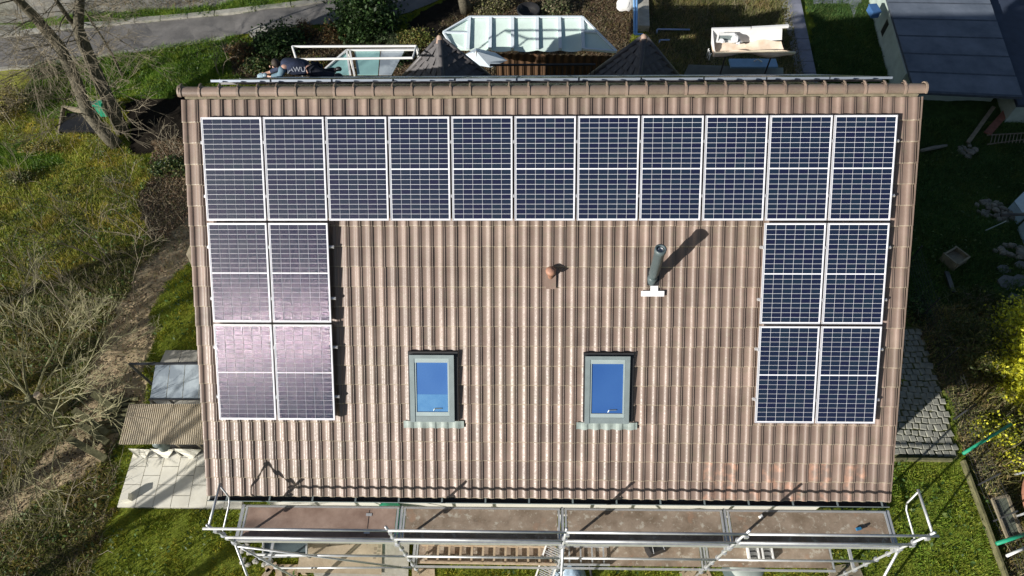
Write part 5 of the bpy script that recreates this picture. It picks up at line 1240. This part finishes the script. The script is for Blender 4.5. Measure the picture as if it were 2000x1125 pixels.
def leaves(P, size, pal, asp=.55, upb=.5, seed=0):
    """one bent quad per point: arrays of verts, quads, colours"""
    r = np.random.default_rng(seed); n = len(P); nrm = r.normal(size=(n, 3)); nrm[:, 2] = np.abs(nrm[:, 2])+upb; nrm /= np.linalg.norm(nrm, axis=1)[:, None]
    a = np.cross(nrm, r.normal(size=(n, 3))); a /= np.linalg.norm(a, axis=1)[:, None]; b = np.cross(nrm, a)
    s = (size*(.6+.8*r.random(n)))[:, None]; V = np.stack([P-a*s*.5, P+b*s*asp*.5+nrm*s*.06, P+a*s*.5, P-b*s*asp*.5+nrm*s*.06], 1).reshape(-1, 3)
    T_ = np.arange(4*n).reshape(-1, 4); c = np.array(pal)[r.integers(0, len(pal), n)]*(.7+.6*r.random(n))[:, None]
    return V, T_, np.repeat(c, 4, 0)
GREENS = [(.030, .065, .018), (.045, .095, .025), (.022, .045, .014), (.07, .12, .035)]
LIME = [(.14, .17, .04), (.20, .20, .05), (.10, .13, .03), (.22, .17, .06)]
RUST = [(.20, .10, .04), (.14, .11, .04), (.24, .15, .06), (.08, .07, .03)]
YEL = [(.70, .68, .035), (.80, .78, .07), (.56, .56, .03), (.36, .40, .04)]
OLIVE = [(.10, .13, .03), (.16, .17, .05), (.07, .10, .025), (.19, .18, .07)]
def bush(px, py, r3, n, size, pal, label, seed, cat='shrub', name='shrub', group=None, dz=0., clump=10, stemm=None, upb=.5, zc=None, asp=.55):
    b = G(px, py); r = np.random.default_rng(seed); t = thing(name, label, cat, b, group)
    k = clump*3; cc = r.normal(size=(k, 3)); cc /= np.linalg.norm(cc, axis=1)[:, None]; cc[:, 2] = np.abs(cc[:, 2]); cc *= (.55+.45*r.random(k))[:, None]
    ctr = np.array(b)+np.array([0, 0, dz]); ci = r.integers(0, k, n); rs = .22+.16*r.random(k)
    P = cc[ci]+r.normal(size=(n, 3))*rs[ci][:, None]*.8; P = ctr+P*np.array(r3); P[:, 2] = np.maximum(P[:, 2], H(P[:, 0], P[:, 1])+.02)
    V, T_, c = leaves(P, size, pal, asp, upb, seed); cl_ = (.65+.7*r.random(k))[ci]; c = c*np.repeat(cl_, 4)[:, None]
    tri_mesh('foliage', V, T_, M_leaf, c, t)
    mb = MB()
    for i in range(0, k, 2):
        e = Vector((ctr+cc[i]*np.array(r3)*.95).tolist()); m_ = b.lerp(e, .5)+Vector((0, 0, .15)); mb.tube([b, m_, e], [.02+.012*r3[0], .014, .005], 4, False)
    part('stems', mb, stemm or M_twig, t); return t
bush(722, 62, (1.15, 1.0, 1.9), 9000, .16, GREENS, 'large dense dark green laurel beside the asphalt lane', 101, clump=16)
bush(548, 95, (.95, .7, .9), 4200, .13, GREENS, 'dark green shrub behind the lying worker', 102, clump=12)
bush(598, 66, (.45, .35, .5), 1300, .08, RUST, 'rust leaved shrub against the lane, right of the dark one', 103)
bush(648, 78, (.45, .5, .6), 1500, .08, RUST, 'rust leaved shrub at the left foot of the laurel', 104)
bush(815, 85, (.75, .35, .5), 2600, .09, LIME, 'lime yellow shrub left of the turret roof', 105)
bush(755, 82, (.5, .3, .4), 1300, .12, [(.10, .15, .07), (.16, .20, .10)], 'grey green spiky plant below the laurel', 106, asp=.2)
bush(475, 110, (.5, .5, .5), 1300, .09, RUST, 'rusty brown shrub left of the worker', 107)
bush(505, 135, (.55, .4, .4), 1400, .10, OLIVE+GREENS, 'green shrub at the head of the worker', 108)
bush(620, 130, (.6, .3, .4), 1300, .08, RUST+LIME, 'golden brown shrub under the white rails', 109)
bush(960, 18, (.8, .5, .5), 2300, .08, [(.16, .17, .06), (.10, .10, .05), (.22, .19, .10)], 'olive shrub behind the left conservatory bays', 110)
bush(1085, 22, (.6, .4, .5), 1600, .10, [(.14, .15, .07), (.09, .12, .05), (.26, .22, .14)], 'mixed shrub behind the right conservatory bays', 111)
bush(770, 120, (.5, .4, .4), 1300, .10, GREENS, 'green plant beneath the turquoise glass roof', 112)
bush(1895, 690, (.95, .9, .9), 4500, .12, [(.09, .12, .03), (.14, .16, .05), (.06, .09, .02), (.18, .17, .07)], 'arching olive green shrub left of the yellow bush', 113, asp=.22, clump=14)
bush(2014, 722, (.95, 1.35, 1.3), 26000, .095, YEL, 'bright yellow flowering bush at the right edge', 114, clump=16, asp=.45, upb=1.0)
bush(1945, 850, (.6, .4, .35), 2200, .07, YEL+OLIVE, 'low yellow green bush by the green pole', 115)
bush(1985, 900, (.4, .4, .4), 900, .07, YEL+OLIVE, 'small yellowish bush above the trampoline', 116)
bush(1785, 605, (.35, .5, .35), 900, .08, GREENS, 'small dark plant in the shade above the cobbles', 117)
bush(330, 335, (.7, .5, .4), 1900, .09, GREENS+OLIVE, 'low green bush at the left verge in half shade', 118)
bush(40, 355, (.6, .4, .3), 1100, .08, OLIVE, 'low olive bush on the upper meadow', 119)
bush(90, 295, (.9, .3, .35), 1900, .07, [(.26, .24, .05), (.34, .26, .07), (.14, .15, .04)], 'yellowish dry bush below the compost bay', 120)
bush(20, 210, (.8, .9, .8), 2600, .08, [(.26, .22, .09), (.30, .24, .08), (.15, .13, .06)], 'yellow brown bush at the upper left edge', 121)
bush(85, 150, (.5, .25, .4), 1100, .10, GREENS, 'dark evergreen tuft under the left trunk', 122)
bush(1755, 365, (.35, .45, .3), 700, .10, GREENS, 'dark plant against the right wall', 123)
bush(1905, 590, (.8, .5, .3), 2200, .10, [(.06, .09, .025), (.09, .12, .03)], 'sparse green plant on the shaded lawn', 124, asp=.25)
# tall bare trees just outside the picture, lower left: their long shadows stripe the track and the meadow
for k, (x, y, h_) in enumerate(((-16.2, -1.5, 7.5), (-17.6, 0.4, 8.5), (-19.0, 2.6, 8.0), (-14.6, -2.9, 7.0), (-20.5, 5.2, 8.0))):
    b = Vector((x, y, float(H(x, y)))); t = thing('bare_tree', 'tall bare tree beyond the lower left edge, ' + ['nearest the bottom track', 'second up the slope', 'beside the fruit tree', 'lowest down by the lawn', 'highest up the meadow side'][k], 'tree', b, 'tall bare trees beyond the lower left edge'); tw = Twigs(300+k)
    tw.trunk.tube([b, b+Vector((.2, .1, h_*.5)), b+Vector((.1, .3, h_))], [.17, .13, .06], 8)
    for j in range(12): tw.grow(b+Vector((.15, .15, h_*tw.r.uniform(.35, 1))), Vector((tw.r.uniform(-1, 1), tw.r.uniform(-1, 1), .7)), tw.r.uniform(1.3, 2.4), .04, 2, .6)
    tw.finish(t, M_bark, M_twig)
# tree trunk cut by the top edge
tt = G(912, 22); t = thing('garden_tree', 'thick mossy trunk cut off by the top edge', 'tree', tt); mb = MB(); mb.tube([tt, PZ(905, 2, tt.z+.7), PZ(898, -40, tt.z+1.6), PZ(890, -120, tt.z+3.2)], [.30, .22, .19, .15], 12); part('trunk', mb, M_bark, t, True)
tw = Twigs(77)
for k in range(6): tw.grow(PZ(890, -120, tt.z+3.1), Vector((math.cos(k), math.sin(k), .5)), 1.6, .05, 2)
tw.finish(t, M_bark, M_twig)

# ------------------------------------------------------------------ ground cover
N = 1900000
X = rng.uniform(-20, 19, N); Y = rng.uniform(-.6, 30, N); Z = H(X, Y)
px, py = proj(np.stack([X, Y, Z], 1))
hpx = [(352, 176), (1806, 172), (1737, 975), (402, 968)]
vis_ = (px > -40) & (px < 2040) & (py > -40) & (py < 1165) & ~inpoly(px, py, [(372, 200), (1785, 200), (1720, 955), (415, 955)])
vis_ &= ~((X > XL) & (X < XR) & (Y > Ys) & (Y < Yn))
def notpoly(pts): 
    global vis_
    vis_ &= ~inpoly(X, Y, [(p[0], p[1]) for p in pts])
notpoly(pp2); notpoly([(p.x, p.y) for p in (A_, B_, C_, D_)]); notpoly([(p.x, p.y) for p in (PZ(323, 684, .1), PZ(420, 684, .1), PZ(420, 800, .1), PZ(290, 800, .1))])
notpoly(road_lo+road_hi[::-1]); notpoly(gp((1530, -60), (1568, 150), (1596, 150), (1556, -60))); notpoly([(p.x, p.y) for p in q2]); 
obq = [PZ(1700, -110, zn_), PZ(1787, 180, zn_), PZ(1998, 190, zn_), PZ(1895, -110, zn_)]; notpoly([(p.x, p.y) for p in obq])
X, Y, Z = X[vis_], Y[vis_], Z[vis_]; C_l = classify(X, Y)
dens = np.array([1.3, 1.1, 1.1, .10, .07, .0, .8, .4, .75, .15, .15]); clumpn = fbm(X*2.5, Y*2.5, 91)
dist = np.sqrt(X**2+Y**2+(Z-CH)**2); keep = rng.random(len(X)) < dens[C_l]*(.35+1.3*clumpn)*1.0
gX, gY, gZ, gC = X[keep], Y[keep], Z[keep], C_l[keep]; n = len(gX)
GPAL = {GRASS: [(.30, .35, .035), (.24, .31, .03), (.37, .36, .05), (.19, .26, .028)], BANK: [(.20, .34, .04), (.13, .27, .03), (.27, .36, .06), (.10, .20, .025)],
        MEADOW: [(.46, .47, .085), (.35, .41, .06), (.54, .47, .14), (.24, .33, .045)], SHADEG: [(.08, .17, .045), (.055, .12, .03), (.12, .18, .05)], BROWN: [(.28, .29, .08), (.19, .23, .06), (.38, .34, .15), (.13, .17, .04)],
        SCRUB: [(.30, .28, .12), (.19, .23, .06), (.40, .35, .19), (.13, .15, .05)]}
gc_ = np.zeros((n, 3)); 
for k in range(11):
    m_ = gC == k; pal = np.array(GPAL.get(k, [(.16, .14, .07), (.10, .12, .03), (.22, .18, .11)])); gc_[m_] = pal[rng.integers(0, len(pal), m_.sum())]
pat = fbm(gX*.9, gY*.9, 95); gc_ *= (.62+.76*pat)[:, None]; yl = sm((fbm(gX*1.6, gY*1.6, 97)-.45)/.25)[:, None]; gc_ *= 1+yl*np.array([.28, .08, 0])
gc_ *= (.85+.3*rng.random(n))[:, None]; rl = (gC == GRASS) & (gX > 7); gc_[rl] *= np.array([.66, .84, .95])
hgt = np.where(gC == GRASS, .055, np.where(gC == BANK, .15, np.where(gC == SCRUB, .20, .11)))*(.5+.9*rng.random(n))*(.6+.8*fbm(gX*3, gY*3, 99))
ang = rng.random(n)*6.283; wd = .007+.008*rng.random(n); ln = rng.normal(size=(n, 2))*.55
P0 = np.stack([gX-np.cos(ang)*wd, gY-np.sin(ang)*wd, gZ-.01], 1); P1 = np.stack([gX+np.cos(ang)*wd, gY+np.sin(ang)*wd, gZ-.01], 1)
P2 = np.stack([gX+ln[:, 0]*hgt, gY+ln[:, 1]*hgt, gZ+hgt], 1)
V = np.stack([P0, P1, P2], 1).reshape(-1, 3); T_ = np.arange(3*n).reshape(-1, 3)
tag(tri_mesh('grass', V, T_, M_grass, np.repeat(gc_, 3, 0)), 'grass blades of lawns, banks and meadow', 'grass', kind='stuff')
# leaf litter
lit = np.isin(C_l, (LITTER, BROWN, BED, SCRUB, DIRT, SOIL_SHADE)); dl = np.array([0, 0, 0, .8, .16, .0, 0, .30, .14, 0, .5])
kp = lit & (rng.random(len(X)) < dl[C_l]*.75*(.3+1.4*fbm(X*3, Y*3, 103)))
P = np.stack([X[kp], Y[kp], Z[kp]+.02+.04*rng.random(kp.sum())], 1)
V, T_, c = leaves(P, .055, [(.22, .145, .085), (.15, .095, .055), (.32, .24, .16), (.09, .065, .04), (.18, .155, .095)], .7, 1.6, 5)
c = c*np.where(np.repeat(C_l[kp] == LITTER, 4), 1.2, .9)[:, None]
tag(tri_mesh('leaf_litter', V, T_, M_leaf, c), 'fallen brown leaves under trees and shrubs', 'leaf litter', kind='stuff')
# green weeds among grass and banks
kp = np.isin(C_l, (BANK, MEADOW, BROWN, GRASS, SHADEG)) & (rng.random(len(X)) < np.array([.035, .16, .07, 0, 0, 0, .02, .04, .05, 0, 0])[C_l]*(fbm(X*1.8, Y*1.8, 107) > .47))
P = np.stack([X[kp], Y[kp], Z[kp]+.03+.12*rng.random(kp.sum())], 1)
V, T_, c = leaves(P, .085, [(.06, .12, .025), (.09, .16, .035), (.04, .08, .02), (.13, .17, .05)], .55, .9, 6)
tag(tri_mesh('weeds', V, T_, M_leaf, c), 'leafy green weeds on the bank and meadow', 'weeds', kind='stuff')
# dry stalks and brambles
kp = np.isin(C_l, (BROWN, SCRUB, MEADOW, LITTER, BED)) & (rng.random(len(X)) < np.array([0, 0, .006, .012, .002, 0, 0, .016, .026, 0, .008])[C_l])
bx, by, bz = X[kp], Y[kp], Z[kp]; n = len(bx); VV = []; TT = []; L_ = .25+.65*rng.random(n); a_ = rng.random(n)*6.283; el_ = .1+.8*rng.random(n)
cur = np.stack([bx, by, bz], 1); d = np.stack([np.cos(a_)*np.cos(el_), np.sin(a_)*np.cos(el_), np.sin(el_)], 1); segs = [cur]
for k in range(4):
    d = d+rng.normal(size=(n, 3))*.25+np.array([0, 0, -.12]); d /= np.linalg.norm(d, axis=1)[:, None]; cur = cur+d*(L_/4)[:, None]; segs.append(cur)
S = np.stack(segs, 1); side = rng.normal(size=(n, 1, 3)); side /= np.linalg.norm(side, axis=2)[:, :, None]; s2 = np.cross(side, rng.normal(size=(n, 1, 3))); s2 /= np.linalg.norm(s2, axis=2)[:, :, None]
rad = (.0055*(.6+.8*rng.random(n)))[:, None, None]*np.linspace(1, .4, 5)[None, :, None]
A3 = S+side*rad; B3 = S-side*rad*.6+s2*rad; C3 = S-side*rad*.6-s2*rad
V = np.stack([A3, B3, C3], 2).reshape(-1, 3); b0 = (np.arange(n)*15)[:, None, None]+(np.arange(4)*3)[None, :, None]; k3 = np.arange(3)[None, None, :]; k4 = (k3+1) % 3
T_ = np.stack([b0+k3, b0+k4, b0+3+k4, b0+3+k3], -1).reshape(-1, 4)
pal = np.array([(.40, .35, .24), (.26, .22, .15), (.50, .45, .33), (.26, .26, .13)]); c = pal[rng.integers(0, 4, n)]*(.7+.6*rng.random(n))[:, None]
tag(tri_mesh('dry_brush', V, T_, M_leaf, np.repeat(c, 15, 0)), 'dry stalks and bramble canes over the ground', 'brush', kind='stuff')
